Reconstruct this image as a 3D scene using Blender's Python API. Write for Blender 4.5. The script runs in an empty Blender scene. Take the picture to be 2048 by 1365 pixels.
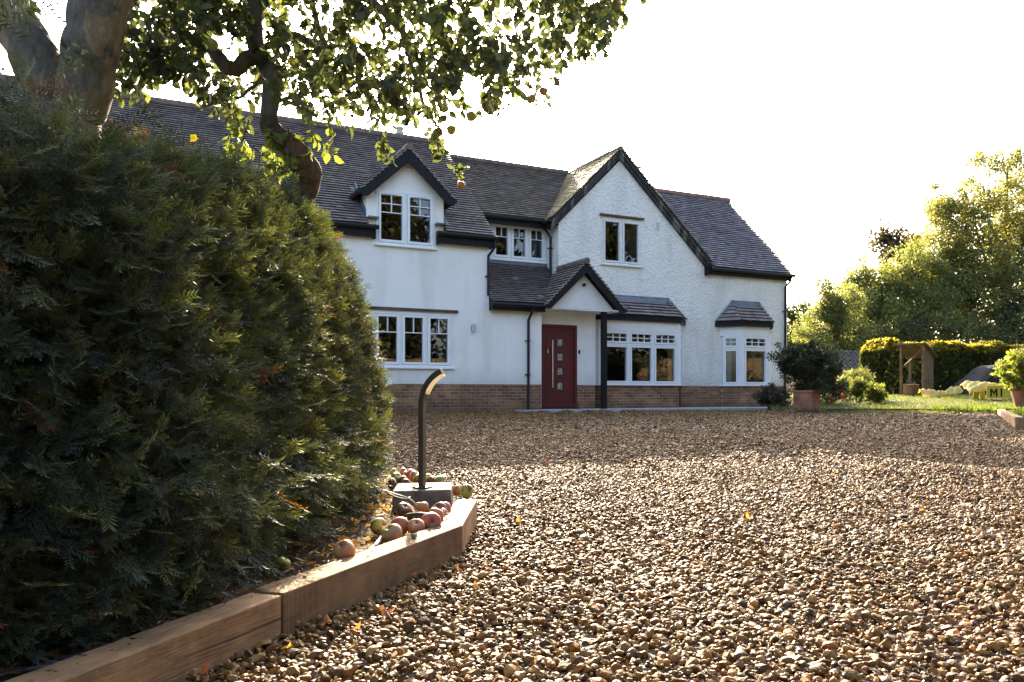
import bpy, math, random
import numpy as np
from mathutils import Vector, Matrix
random.seed(7)
RG = np.random.default_rng(11)
R = math.radians
scene = bpy.context.scene
COL = scene.collection

# ------------------------------------------------------------------ camera, sky, sun, exposure
H = 0.58                                     # camera height
cam_d = bpy.data.cameras.new('camera')
cam = bpy.data.objects.new('camera', cam_d)
COL.objects.link(cam)
cam.location = (0, 0, H)
cam.rotation_euler = (R(90), 0, 0)
cam_d.sensor_width = 36
cam_d.lens = 1554 / 2048 * 36
cam_d.shift_y = (787 - 682.5) / 2048
cam_d.clip_start = 0.05
cam_d.clip_end = 3000
scene.camera = cam

SUN_AZ, SUN_EL = R(-4.4), R(24.0)            # seen from the camera: just left of straight ahead
world = bpy.data.worlds.new('World')
scene.world = world
world.use_nodes = True
wn = world.node_tree
wn.nodes.clear()
sky = wn.nodes.new('ShaderNodeTexSky')
sky.sky_type = 'NISHITA'
sky.sun_disc = False
sky.sun_elevation = SUN_EL
sky.sun_rotation = SUN_AZ
sky.air_density = 0.8
sky.dust_density = 5.0
sky.ozone_density = 0.6
bg = wn.nodes.new('ShaderNodeBackground')
bg.inputs[1].default_value = 0.15
wo = wn.nodes.new('ShaderNodeOutputWorld')
wn.links.new(sky.outputs[0], bg.inputs[0])
wn.links.new(bg.outputs[0], wo.inputs[0])

sun_d = bpy.data.lights.new('sun', 'SUN')
sun_d.energy = 4.4
sun_d.angle = R(0.5)
sun_d.color = (1.0, 0.83, 0.58)
sun = bpy.data.objects.new('sun', sun_d)
COL.objects.link(sun)
S = Vector((math.sin(SUN_AZ) * math.cos(SUN_EL), math.cos(SUN_AZ) * math.cos(SUN_EL), math.sin(SUN_EL)))
sun.rotation_euler = S.to_track_quat('Z', 'Y').to_euler()
scene.view_settings.view_transform = 'Standard'
scene.view_settings.look = 'None'
scene.view_settings.exposure = 2.45
scene.view_settings.gamma = 1.0
scene.cycles.max_bounces = 8
scene.cycles.transparent_max_bounces = 12

# ------------------------------------------------------------------ helpers
F = 1554.0


def at(x, y, Y):
    """point of the place seen at photo pixel (x, y), Y metres ahead"""
    return Vector(((x - 1024) / F * Y, Y, H + (787 - y) / F * Y))


def tag(o, label=None, cat=None, group=None, kind=None):
    if label: o['label'] = label
    if cat: o['category'] = cat
    if group: o['group'] = group
    if kind: o['kind'] = kind
    return o


def empty(name, loc=(0, 0, 0), rz=0.0):
    o = bpy.data.objects.new(name, None)
    COL.objects.link(o)
    o.location = loc
    o.rotation_euler = (0, 0, rz)
    o.empty_display_size = 0.2
    return o


def copy_tree(o, parent=None):
    c = o.copy()
    COL.objects.link(c)
    c.parent = parent
    for ch in list(o.children):
        copy_tree(ch, c)
    return c


def link_mesh(name, me, m, parent):
    o = bpy.data.objects.new(name, me)
    COL.objects.link(o)
    me.materials.append(m)
    if parent is not None:
        o.parent = parent
    return o


def mesh_np(name, V, Q, m, parent=None, col=None, smooth=False):
    """V (n,3), Q (f,k) constant-size faces, col (n,3) per vertex"""
    V = np.ascontiguousarray(V, dtype=np.float32)
    Q = np.ascontiguousarray(Q, dtype=np.int32)
    me = bpy.data.meshes.new(name)
    f, k = Q.shape
    me.vertices.add(len(V))
    me.vertices.foreach_set('co', V.ravel())
    me.loops.add(f * k)
    me.loops.foreach_set('vertex_index', Q.ravel())
    me.polygons.add(f)
    me.polygons.foreach_set('loop_start', np.arange(0, f * k, k, dtype=np.int32))
    me.polygons.foreach_set('loop_total', np.full(f, k, dtype=np.int32))
    me.polygons.foreach_set('use_smooth', np.full(f, smooth, dtype=bool))
    if col is not None:
        a = me.attributes.new('Col', 'FLOAT_COLOR', 'POINT')
        c4 = np.ones((len(V), 4), dtype=np.float32)
        c4[:, :3] = col
        a.data.foreach_set('color', c4.ravel())
    me.update(calc_edges=True)
    return link_mesh(name, me, m, parent)


class MB:
    """collects shapes and links them as ONE mesh object"""

    def __init__(self, frame=None):
        self.v, self.f, self.c, self.fr = [], [], [], frame
        self.pieces = []
        self.col = (1, 1, 1)

    def pt(self, p):
        return self.fr(p) if self.fr else p

    def add(self, vs, fs):
        b = len(self.v)
        self.pieces.append((len(self.v), len(self.f)))
        for p in vs:
            self.v.append(tuple(self.pt(p)))
            self.c.append(self.col)
        for q in fs:
            self.f.append(tuple(b + i for i in q))

    def poly(self, *vs):
        self.add(vs, [tuple(range(len(vs)))])

    def box(self, a0, a1, b0, b1, z0, z1):
        self.add([(a0, b0, z0), (a1, b0, z0), (a1, b1, z0), (a0, b1, z0), (a0, b0, z1), (a1, b0, z1), (a1, b1, z1), (a0, b1, z1)],
                 [(0, 3, 2, 1), (4, 5, 6, 7), (0, 1, 5, 4), (1, 2, 6, 5), (2, 3, 7, 6), (3, 0, 4, 7)])

    def prism(self, pts, vec):
        """polygon pts (3D) pushed along vec"""
        n = len(pts)
        p2 = [(p[0] + vec[0], p[1] + vec[1], p[2] + vec[2]) for p in pts]
        fs = [tuple(range(n))[::-1], tuple(range(n, 2 * n))]
        for i in range(n):
            j = (i + 1) % n
            fs.append((i, j, n + j, n + i))
        self.add(list(pts) + p2, fs)

    def tube(self, path, rad, n=8, caps=True, flat=1.0):
        path = [Vector(p) for p in path]
        if not hasattr(rad, '__len__'):
            rad = [rad] * len(path)
        rings = []
        ref = None
        for i, p in enumerate(path):
            d = (path[min(i + 1, len(path) - 1)] - path[max(i - 1, 0)])
            d = d.normalized() if d.length > 1e-9 else Vector((0, 0, 1))
            if ref is None:
                ref = Vector((0, 0, 1)) if abs(d.z) < 0.9 else Vector((1, 0, 0))
            a = (ref - d * ref.dot(d))
            a = a.normalized() if a.length > 1e-6 else d.orthogonal().normalized()
            ref = a
            b = d.cross(a)
            rings.append([p + (a * math.cos(t) + b * math.sin(t) * flat) * rad[i] for t in [2 * math.pi * k / n for k in range(n)]])
        vs = [q for r in rings for q in r]
        fs = []
        for i in range(len(path) - 1):
            for k in range(n):
                j = (k + 1) % n
                fs.append((i * n + k, i * n + j, (i + 1) * n + j, (i + 1) * n + k))
        if caps:
            fs.append(tuple(range(n))[::-1])
            fs.append(tuple((len(path) - 1) * n + k for k in range(n)))
        self.add(vs, fs)

    def lathe(self, c, prof, n=20):
        """prof: (r, z) list round the vertical through c"""
        vs = []
        for r, z in prof:
            for k in range(n):
                t = 2 * math.pi * k / n
                vs.append((c[0] + r * math.cos(t), c[1] + r * math.sin(t), c[2] + z))
        fs = []
        for i in range(len(prof) - 1):
            for k in range(n):
                j = (k + 1) % n
                fs.append((i * n + k, i * n + j, (i + 1) * n + j, (i + 1) * n + k))
        self.add(vs, fs)

    def build_each(self, name, m, parent=None, smooth=False, bevel=0.0):
        """every shape added becomes a mesh object of its own"""
        ends = self.pieces[1:] + [(len(self.v), len(self.f))]
        out = []
        for (v0, f0), (v1, f1) in zip(self.pieces, ends):
            q = MB()
            q.v, q.c = self.v[v0:v1], self.c[v0:v1]
            q.f = [tuple(i - v0 for i in g) for g in self.f[f0:f1]]
            out.append(q.build(name, m, parent, smooth, bevel))
        return out

    def build(self, name, m, parent=None, smooth=False, bevel=0.0, colors=False):
        me = bpy.data.meshes.new(name)
        me.from_pydata([tuple(p) for p in self.v], [], self.f)
        if smooth:
            me.polygons.foreach_set('use_smooth', [True] * len(me.polygons))
        if colors:
            a = me.attributes.new('Col', 'FLOAT_COLOR', 'POINT')
            a.data.foreach_set('color', [x for c in self.c for x in (c[0], c[1], c[2], 1.0)])
        me.update()
        o = link_mesh(name, me, m, parent)
        if bevel:
            b = o.modifiers.new('bevel', 'BEVEL')
            b.width = bevel
            b.segments = 2
            b.limit_method = 'ANGLE'
        return o


# ------------------------------------------------------------------ materials
def mat(name):
    m = bpy.data.materials.new(name)
    m.use_nodes = True
    nt = m.node_tree
    nt.nodes.clear()
    out = nt.nodes.new('ShaderNodeOutputMaterial')
    return m, nt, out


def N(nt, t, **kw):
    n = nt.nodes.new(t)
    for k, v in kw.items():
        if k.startswith('i_'):
            n.inputs[k[2:].replace('_', ' ')].default_value = v
        else:
            setattr(n, k, v)
    return n


def ramp(nt, fac, stops):
    r = nt.nodes.new('ShaderNodeValToRGB')
    cr = r.color_ramp
    while len(cr.elements) < len(stops):
        cr.elements.new(0.5)
    for e, (p, c) in zip(cr.elements, stops):
        e.position = p
        e.color = (c[0], c[1], c[2], 1)
    nt.links.new(fac, r.inputs[0])
    return r.outputs[0]


def noise(nt, scale, detail=4, rough=0.55, vec=None, coord='Object', stretch=None):
    tc = nt.nodes.new('ShaderNodeTexCoord')
    src = tc.outputs[coord]
    if stretch:
        mp = nt.nodes.new('ShaderNodeMapping')
        mp.inputs['Scale'].default_value = stretch
        nt.links.new(src, mp.inputs[0])
        src = mp.outputs[0]
    n = nt.nodes.new('ShaderNodeTexNoise')
    n.inputs['Scale'].default_value = scale
    n.inputs['Detail'].default_value = detail
    n.inputs['Roughness'].default_value = rough
    nt.links.new(src, n.inputs['Vector'])
    return n.outputs[0]


def mixc(nt, fac, a, b, mode='MIX'):
    m = nt.nodes.new('ShaderNodeMix')
    m.data_type = 'RGBA'
    m.blend_type = mode
    for s, v in ((m.inputs[0], fac), (m.inputs[6], a), (m.inputs[7], b)):
        if hasattr(v, 'is_linked') or hasattr(v, 'links'):
            nt.links.new(v, s)
        else:
            s.default_value = v if not isinstance(v, tuple) else (v[0], v[1], v[2], 1)
    return m.outputs[2]


def bump(nt, h, strength=0.5, dist=0.01):
    b = nt.nodes.new('ShaderNodeBump')
    b.inputs['Strength'].default_value = strength
    b.inputs['Distance'].default_value = dist
    nt.links.new(h, b.inputs['Height'])
    return b.outputs[0]


def plain(name, c, rough=0.6, metal=0.0, var=0.12, vscale=6.0, bmp=0.0, bscale=60.0, bdist=0.004, stretch=None, spec=0.5):
    m, nt, out = mat(name)
    p = N(nt, 'ShaderNodeBsdfPrincipled')
    p.inputs['Roughness'].default_value = rough
    p.inputs['Metallic'].default_value = metal
    p.inputs['Specular IOR Level'].default_value = spec
    nz = noise(nt, vscale, 5, stretch=stretch)
    d = tuple(max(0, x * (1 - var * 1.6)) for x in c)
    l = tuple(min(1, x * (1 + var * 1.6)) for x in c)
    nt.links.new(ramp(nt, nz, [(0.25, d), (0.75, l)]), p.inputs['Base Color'])
    if bmp:
        nt.links.new(bump(nt, noise(nt, bscale, 4, stretch=stretch), bmp, bdist), p.inputs['Normal'])
    nt.links.new(p.outputs[0], out.inputs[0])
    return m


def vcol_mat(name, rough=0.6, bmp=0.0, bscale=80.0, bdist=0.003, var=0.25, vscale=20.0, spec=0.5):
    """colour from the mesh's own Col attribute, broken up a little"""
    m, nt, out = mat(name)
    p = N(nt, 'ShaderNodeBsdfPrincipled')
    p.inputs['Roughness'].default_value = rough
    p.inputs['Specular IOR Level'].default_value = spec
    a = N(nt, 'ShaderNodeAttribute', attribute_name='Col')
    nz = noise(nt, vscale, 4)
    k = ramp(nt, nz, [(0.25, (1 - var,) * 3), (0.75, (1 + var,) * 3)])
    nt.links.new(mixc(nt, 1.0, a.outputs[0], k, 'MULTIPLY'), p.inputs['Base Color'])
    if bmp:
        nt.links.new(bump(nt, noise(nt, bscale, 4), bmp, bdist), p.inputs['Normal'])
    nt.links.new(p.outputs[0], out.inputs[0])
    return m


def leaf_mat(name, trans=0.4, rough=0.45, tint=(1.0, 1.0, 0.55), spec=0.35):
    m, nt, out = mat(name)
    a = N(nt, 'ShaderNodeAttribute', attribute_name='Col')
    p = N(nt, 'ShaderNodeBsdfPrincipled')
    p.inputs['Roughness'].default_value = rough
    p.inputs['Specular IOR Level'].default_value = spec
    nt.links.new(a.outputs[0], p.inputs['Base Color'])
    t = N(nt, 'ShaderNodeBsdfTranslucent')
    g = mixc(nt, 1.0, a.outputs[0], (1.9 * tint[0], 1.9 * tint[1], 1.9 * tint[2]), 'MULTIPLY')
    nt.links.new(g, t.inputs[0])
    mx = N(nt, 'ShaderNodeMixShader')
    mx.inputs[0].default_value = trans
    nt.links.new(p.outputs[0], mx.inputs[1])
    nt.links.new(t.outputs[0], mx.inputs[2])
    nt.links.new(mx.outputs[0], out.inputs[0])
    return m


def render_mat(name, coarse):
    """painted render: roughcast (coarse) or trowelled (fine), with weather stains"""
    m, nt, out = mat(name)
    p = N(nt, 'ShaderNodeBsdfPrincipled')
    p.inputs['Roughness'].default_value = 0.85
    p.inputs['Specular IOR Level'].default_value = 0.25
    base = ramp(nt, noise(nt, 0.9, 6, 0.62), [(0.3, (0.76, 0.735, 0.68)), (0.5, (0.85, 0.825, 0.77)), (0.72, (0.88, 0.86, 0.81))])
    st = ramp(nt, noise(nt, 1.1, 5, 0.6, stretch=(1.6, 1.6, 0.35)), [(0.50, (0, 0, 0)), (0.74, (0.6, 0.6, 0.6))])
    c = mixc(nt, st, base, (0.60, 0.60, 0.53))
    sk = ramp(nt, noise(nt, 2.2, 6, 0.7, stretch=(5, 5, 0.22)), [(0.60, (0, 0, 0)), (0.80, (0.42, 0.42, 0.42))])
    c = mixc(nt, sk, c, (0.55, 0.54, 0.49))
    # splash dirt low on the wall
    tc = N(nt, 'ShaderNodeTexCoord')
    sx = N(nt, 'ShaderNodeSeparateXYZ')
    nt.links.new(tc.outputs['Object'], sx.inputs[0])
    mr = N(nt, 'ShaderNodeMapRange')
    for i, v in zip((1, 2, 3, 4), (0.8, 1.25, 0.8, 0.0)):
        mr.inputs[i].default_value = v
    nt.links.new(sx.outputs[2], mr.inputs[0])
    mm = N(nt, 'ShaderNodeMath', operation='MULTIPLY')
    nt.links.new(mr.outputs[0], mm.inputs[0])
    nt.links.new(noise(nt, 3.0, 5, 0.7), mm.inputs[1])
    c = mixc(nt, mm.outputs[0], c, (0.42, 0.42, 0.38))
    nt.links.new(c, p.inputs['Base Color'])
    if coarse:
        vo = N(nt, 'ShaderNodeTexNoise')
        vo.inputs['Scale'].default_value = 15
        vo.inputs['Detail'].default_value = 3
        nt.links.new(tc.outputs['Object'], vo.inputs['Vector'])
        nt.links.new(bump(nt, vo.outputs[0], 1.0, 0.06), p.inputs['Normal'])
    else:
        nt.links.new(bump(nt, noise(nt, 14, 5, 0.6), 0.35, 0.015), p.inputs['Normal'])
    nt.links.new(p.outputs[0], out.inputs[0])
    return m


def brick_mat():
    m, nt, out = mat('brick')
    p = N(nt, 'ShaderNodeBsdfPrincipled')
    p.inputs['Roughness'].default_value = 0.85
    p.inputs['Specular IOR Level'].default_value = 0.2
    tc = N(nt, 'ShaderNodeTexCoord')
    sx = N(nt, 'ShaderNodeSeparateXYZ')
    nt.links.new(tc.outputs['Object'], sx.inputs[0])
    ml = N(nt, 'ShaderNodeMath', operation='MULTIPLY_ADD')
    nt.links.new(sx.outputs[1], ml.inputs[0])
    ml.inputs[1].default_value = 0.6
    nt.links.new(sx.outputs[0], ml.inputs[2])
    cx = N(nt, 'ShaderNodeCombineXYZ')
    nt.links.new(ml.outputs[0], cx.inputs[0])
    nt.links.new(sx.outputs[2], cx.inputs[1])
    b = N(nt, 'ShaderNodeTexBrick')
    b.inputs['Scale'].default_value = 1.0
    b.inputs['Brick Width'].default_value = 0.225
    b.inputs['Row Height'].default_value = 0.078
    b.inputs['Mortar Size'].default_value = 0.006
    b.inputs['Mortar Smooth'].default_value = 0.2
    b.inputs['Bias'].default_value = -0.1
    b.inputs['Color1'].default_value = (0.32, 0.16, 0.09, 1)
    b.inputs['Color2'].default_value = (0.14, 0.08, 0.055, 1)
    b.inputs['Mortar'].default_value = (0.36, 0.30, 0.23, 1)
    nt.links.new(cx.outputs[0], b.inputs['Vector'])
    k = ramp(nt, noise(nt, 2.2, 6, 0.65), [(0.3, (0.55, 0.52, 0.5)), (0.7, (1.3, 1.25, 1.1))])
    c = mixc(nt, 1.0, b.outputs['Color'], k, 'MULTIPLY')
    # damp, dirty band near the ground with a ragged upper edge
    mr = N(nt, 'ShaderNodeMapRange')
    for i, v in zip((1, 2, 3, 4), (0.12, 0.42, 1.0, 0.0)):
        mr.inputs[i].default_value = v
    nt.links.new(sx.outputs[2], mr.inputs[0])
    mm = N(nt, 'ShaderNodeMath', operation='MULTIPLY')
    nt.links.new(mr.outputs[0], mm.inputs[0])
    nt.links.new(noise(nt, 1.4, 4, 0.6), mm.inputs[1])
    c = mixc(nt, mm.outputs[0], c, (0.05, 0.045, 0.035))
    nt.links.new(c, p.inputs['Base Color'])
    iv = N(nt, 'ShaderNodeMath', operation='SUBTRACT')
    iv.inputs[0].default_value = 1.0
    nt.links.new(b.outputs['Fac'], iv.inputs[1])
    nt.links.new(bump(nt, iv.outputs[0], 0.8, 0.008), p.inputs['Normal'])
    nt.links.new(p.outputs[0], out.inputs[0])
    return m


def glass_mat():
    m, nt, out = mat('window_glass')
    fr = N(nt, 'ShaderNodeFresnel')
    fr.inputs[0].default_value = 2.0
    tr = N(nt, 'ShaderNodeBsdfTransparent')
    tr.inputs[0].default_value = (0.72, 0.76, 0.74, 1)
    gl = N(nt, 'ShaderNodeBsdfGlossy')
    gl.inputs['Roughness'].default_value = 0.0
    nt.links.new(bump(nt, noise(nt, 1.6, 2), 0.04, 0.02), gl.inputs['Normal'])
    mx = N(nt, 'ShaderNodeMixShader')
    nt.links.new(fr.outputs[0], mx.inputs[0])
    nt.links.new(tr.outputs[0], mx.inputs[1])
    nt.links.new(gl.outputs[0], mx.inputs[2])
    nt.links.new(mx.outputs[0], out.inputs[0])
    return m


def wood_mat(name, c, c2, scale=1.0, rough=0.7, axis=0, knots=True, ribs=0.0):
    m, nt, out = mat(name)
    p = N(nt, 'ShaderNodeBsdfPrincipled')
    p.inputs['Roughness'].default_value = rough
    p.inputs['Specular IOR Level'].default_value = 0.25
    st = [26.0, 26.0, 26.0]
    st[axis] = 1.2
    g = noise(nt, 1.6 * scale, 6, 0.6, stretch=tuple(st))
    st2 = [70.0, 70.0, 70.0]
    st2[axis] = 4.0
    g2 = noise(nt, 3.0 * scale, 3, 0.6, stretch=tuple(st2))
    col = ramp(nt, g, [(0.25, c2), (0.5, tuple(0.55 * a + 0.45 * b for a, b in zip(c, c2))), (0.7, c)])
    col = mixc(nt, 0.45, col, ramp(nt, g2, [(0.3, tuple(x * 0.55 for x in c)), (0.7, tuple(min(1, x * 1.25) for x in c))]))
    w = ramp(nt, noise(nt, 5.0, 6, 0.68), [(0.35, (0.50, 0.48, 0.46)), (0.62, (1.12, 1.10, 1.06))])
    col = mixc(nt, 1.0, col, w, 'MULTIPLY')
    st3 = [34.0, 34.0, 34.0]
    st3[axis] = 1.0
    cr_ = ramp(nt, noise(nt, 1.0, 3, 0.5, stretch=tuple(st3)), [(0.335, (0.85, 0.85, 0.85)), (0.36, (0, 0, 0))])
    col = mixc(nt, cr_, col, tuple(x * 0.16 for x in c))
    if knots:
        tc = N(nt, 'ShaderNodeTexCoord')
        mp = N(nt, 'ShaderNodeMapping')
        sc = [9.0, 9.0, 9.0]
        sc[axis] = 4.5
        mp.inputs['Scale'].default_value = sc
        nt.links.new(tc.outputs['Object'], mp.inputs[0])
        vo = N(nt, 'ShaderNodeTexVoronoi')
        vo.inputs['Scale'].default_value = 0.6
        nt.links.new(mp.outputs[0], vo.inputs['Vector'])
        kf = ramp(nt, vo.outputs['Distance'], [(0.05, (0.85, 0.85, 0.85)), (0.13, (0, 0, 0))])
        col = mixc(nt, kf, col, tuple(x * 0.18 for x in c))
    nt.links.new(col, p.inputs['Base Color'])
    nb = bump(nt, g2, 0.6, 0.004)
    if ribs:                                             # saw marks across the board
        wv = N(nt, 'ShaderNodeTexWave', bands_direction='X')
        wv.inputs['Scale'].default_value = ribs
        wv.inputs['Distortion'].default_value = 1.2
        wv.inputs['Detail'].default_value = 2
        tc2 = N(nt, 'ShaderNodeTexCoord')
        nt.links.new(tc2.outputs['Object'], wv.inputs['Vector'])
        b2 = N(nt, 'ShaderNodeBump')
        b2.inputs['Strength'].default_value = 1.0
        b2.inputs['Distance'].default_value = 0.006
        nt.links.new(wv.outputs[0], b2.inputs['Height'])
        nt.links.new(nb, b2.inputs['Normal'])
        nb = b2.outputs[0]
    nt.links.new(nb, p.inputs['Normal'])
    nt.links.new(p.outputs[0], out.inputs[0])
    return m


def bark_mat(name, c1, c2, patch=(0.31, 0.23, 0.15)):
    m, nt, out = mat(name)
    p = N(nt, 'ShaderNodeBsdfPrincipled')
    p.inputs['Roughness'].default_value = 0.85
    p.inputs['Specular IOR Level'].default_value = 0.2
    a = noise(nt, 30, 8, 0.75, stretch=(1, 1, 0.45))
    col = ramp(nt, a, [(0.3, c2), (0.55, c1), (0.75, tuple(x * 1.4 for x in c1))])
    pf = ramp(nt, noise(nt, 2.6, 6, 0.62, stretch=(1, 1, 0.5)), [(0.52, (0, 0, 0)), (0.535, (1, 1, 1))])
    col = mixc(nt, pf, col, ramp(nt, a, [(0.3, tuple(x * 0.45 for x in patch)), (0.6, patch)]))
    nt.links.new(col, p.inputs['Base Color'])
    nt.links.new(bump(nt, a, 0.8, 0.03), p.inputs['Normal'])
    nt.links.new(p.outputs[0], out.inputs[0])
    return m


def ground_mat(name, stops, scale, bmp, bdist, rough=0.9):
    m, nt, out = mat(name)
    p = N(nt, 'ShaderNodeBsdfPrincipled')
    p.inputs['Roughness'].default_value = rough
    p.inputs['Specular IOR Level'].default_value = 0.2
    nz = noise(nt, scale, 8, 0.7)
    nt.links.new(ramp(nt, nz, stops), p.inputs['Base Color'])
    nt.links.new(bump(nt, nz, bmp, bdist), p.inputs['Normal'])
    nt.links.new(p.outputs[0], out.inputs[0])
    return m


def gravel_ground_mat():
    m, nt, out = mat('gravel_bed')
    p = N(nt, 'ShaderNodeBsdfPrincipled')
    p.inputs['Roughness'].default_value = 0.75
    p.inputs['Specular IOR Level'].default_value = 0.35
    tc = N(nt, 'ShaderNodeTexCoord')
    v = N(nt, 'ShaderNodeTexVoronoi')
    v.inputs['Scale'].default_value = 34
    nt.links.new(tc.outputs['Object'], v.inputs['Vector'])
    sp = N(nt, 'ShaderNodeSeparateColor')
    nt.links.new(v.outputs['Color'], sp.inputs[0])
    c = ramp(nt, sp.outputs[0], [(0.0, (0.02, 0.015, 0.010)), (0.3, (0.05, 0.036, 0.022)), (0.6, (0.10, 0.075, 0.045)), (0.85, (0.17, 0.13, 0.085)), (1.0, (0.24, 0.2, 0.15))])
    nt.links.new(c, p.inputs['Base Color'])
    nt.links.new(bump(nt, v.outputs['Distance'], 1.0, -0.02), p.inputs['Normal'])
    nt.links.new(p.outputs[0], out.inputs[0])
    return m


M_SMOOTH = render_mat('smooth_render', False)
M_ROUGH = render_mat('roughcast_render', True)
M_BRICK = brick_mat()
M_GLASS = glass_mat()
M_UPVC = plain('white_frame', (0.80, 0.81, 0.81), 0.35, var=0.02)
M_WHITE = plain('white_board', (0.78, 0.78, 0.76), 0.5, var=0.04)
M_BLACK = plain('black_paint', (0.008, 0.008, 0.0085), 0.6, var=0.2, spec=0.25)
M_GUTTER = plain('black_gutter', (0.011, 0.011, 0.012), 0.45, var=0.15, spec=0.3)
M_LEAD = plain('lead', (0.13, 0.145, 0.165), 0.5, var=0.25, vscale=5, bmp=0.2, bscale=12)
M_TILE = vcol_mat('clay_tile', 0.75, 0.5, 60, 0.004, 0.25, 9.0, spec=0.3)
M_TILE_MOSS = vcol_mat('mossy_tile', 0.72, 0.8, 40, 0.01, 0.55, 12.0, spec=0.28)
M_RIDGE = plain('ridge_clay', (0.15, 0.105, 0.082), 0.8, var=0.3, vscale=5, bmp=0.3)
M_RIDGE_RED = plain('new_ridge_clay', (0.24, 0.125, 0.09), 0.75, var=0.2, vscale=5, bmp=0.3)
M_RIDGE_GREY = plain('weathered_ridge', (0.16, 0.125, 0.10), 0.85, var=0.35, vscale=5, bmp=0.3)
M_DARKWOOD = wood_mat('weathered_board', (0.16, 0.12, 0.09), (0.05, 0.04, 0.032), 1.0, 0.8, 0, False)
M_OLDBARGE = vcol_mat('flaking_barge', 0.85, 0.6, 30, 0.006, 0.6, 14.0)
M_DOOR = plain('red_door_paint', (0.095, 0.009, 0.008), 0.5, var=0.12, vscale=3)
M_STEEL = plain('steel', (0.55, 0.53, 0.5), 0.3, metal=1.0, var=0.05)
M_FROST = plain('obscure_glass', (0.34, 0.36, 0.34), 0.25, var=0.5, vscale=14, bmp=0.8, bscale=26, bdist=0.02)
M_ROOM = plain('room_lining', (0.045, 0.040, 0.034), 0.9, var=0.2, vscale=1.2)
M_CURTAIN = plain('curtain_cloth', (0.22, 0.27, 0.27), 0.9, var=0.15)
M_CURTAIN2 = plain('net_curtain_cloth', (0.24, 0.24, 0.21), 0.9, var=0.15)
M_PATIO = plain('patio_slab', (0.36, 0.37, 0.38), 0.8, var=0.18, vscale=4, bmp=0.3)
M_CONC = plain('concrete', (0.17, 0.155, 0.135), 0.9, var=0.35, vscale=9, bmp=0.7, bscale=45, bdist=0.01)
M_POST = plain('bollard_metal', (0.085, 0.075, 0.055), 0.45, metal=0.3, var=0.12)
M_TERRA = plain('terracotta', (0.30, 0.125, 0.075), 0.8, var=0.35, vscale=3.5, bmp=0.3)
M_LEAF = leaf_mat("apple_leaf", 0.5, 0.42, (1.05, 1.06, 0.5))
M_YEW = leaf_mat('yew_needle', 0.20, 0.58, (1.2, 1.15, 0.4), 0.18)
M_TREE = leaf_mat('tree_leaf', 0.55, 0.5, (1.25, 1.15, 0.5))
M_SHRUB = leaf_mat('shrub_leaf', 0.35, 0.45)
M_GRASS = leaf_mat('grass_blade', 0.5, 0.5, (1.0, 1.0, 0.5))
M_BARK = bark_mat('apple_bark', (0.15, 0.135, 0.11), (0.065, 0.055, 0.045))
M_BARKD = bark_mat('rotten_bark', (0.10, 0.07, 0.045), (0.03, 0.022, 0.016), (0.15, 0.09, 0.05))
M_TWIG = plain('twig', (0.075, 0.055, 0.04), 0.8, var=0.3, vscale=20)
M_RIB = wood_mat('sawn_sleeper_wood', (0.37, 0.235, 0.125), (0.19, 0.11, 0.055), 1.0, 0.75, 0, True, 62.0)
M_SLEEPER = wood_mat('sleeper_wood', (0.38, 0.24, 0.125), (0.21, 0.12, 0.058), 1.0, 0.75, 0)
M_FENCE = wood_mat('fence_board', (0.22, 0.155, 0.085), (0.12, 0.085, 0.05), 1.0, 0.8, 2, False)
M_STORE = wood_mat('store_board', (0.15, 0.10, 0.055), (0.085, 0.055, 0.032), 1.0, 0.8, 2, False)
M_STONE = vcol_mat('pebble', 0.55, 0.4, 160, 0.002, 0.35, 90, spec=0.25)
M_GRAVEL = gravel_ground_mat()
M_SOIL = ground_mat('soil', [(0.3, (0.018, 0.012, 0.008)), (0.5, (0.05, 0.034, 0.022)), (0.7, (0.10, 0.068, 0.04))], 30, 1.0, 0.03)
M_EARTH = ground_mat('meadow', [(0.3, (0.03, 0.035, 0.012)), (0.5, (0.06, 0.075, 0.02)), (0.7, (0.11, 0.11, 0.04))], 6, 0.6, 0.04)
M_YELLOW = plain('yellow_plastic', (0.55, 0.46, 0.05), 0.45, var=0.1, vscale=4, bmp=0.3, bscale=12, bdist=0.02)
M_TARP = plain('grey_cover', (0.026, 0.029, 0.034), 0.95, var=0.3, vscale=2.5, bmp=0.9, bscale=5, bdist=0.05, spec=0.1)
M_CABLE = plain('black_cable', (0.02, 0.021, 0.024), 0.4)
M_HOSE = plain('pale_conduit', (0.50, 0.46, 0.38), 0.5, var=0.1)
M_WICKER = plain('wicker', (0.16, 0.10, 0.05), 0.8, var=0.5, vscale=30, bmp=1.0, bscale=40, bdist=0.02)
M_LOG = plain('log_bark', (0.06, 0.045, 0.035), 0.9, var=0.4, vscale=12, bmp=0.8, bscale=30, bdist=0.02)
M_APPLE = None


def diffuser_mat():
    m, nt, out = mat('light_diffuser')
    p = N(nt, 'ShaderNodeBsdfPrincipled')
    p.inputs['Base Color'].default_value = (0.82, 0.78, 0.70, 1)
    p.inputs['Roughness'].default_value = 0.4
    t = N(nt, 'ShaderNodeBsdfTranslucent')
    t.inputs[0].default_value = (0.95, 0.86, 0.72, 1)
    mx = N(nt, 'ShaderNodeMixShader')
    mx.inputs[0].default_value = 0.6
    nt.links.new(p.outputs[0], mx.inputs[1])
    nt.links.new(t.outputs[0], mx.inputs[2])
    nt.links.new(mx.outputs[0], out.inputs[0])
    return m


M_DIFF = diffuser_mat()


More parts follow.
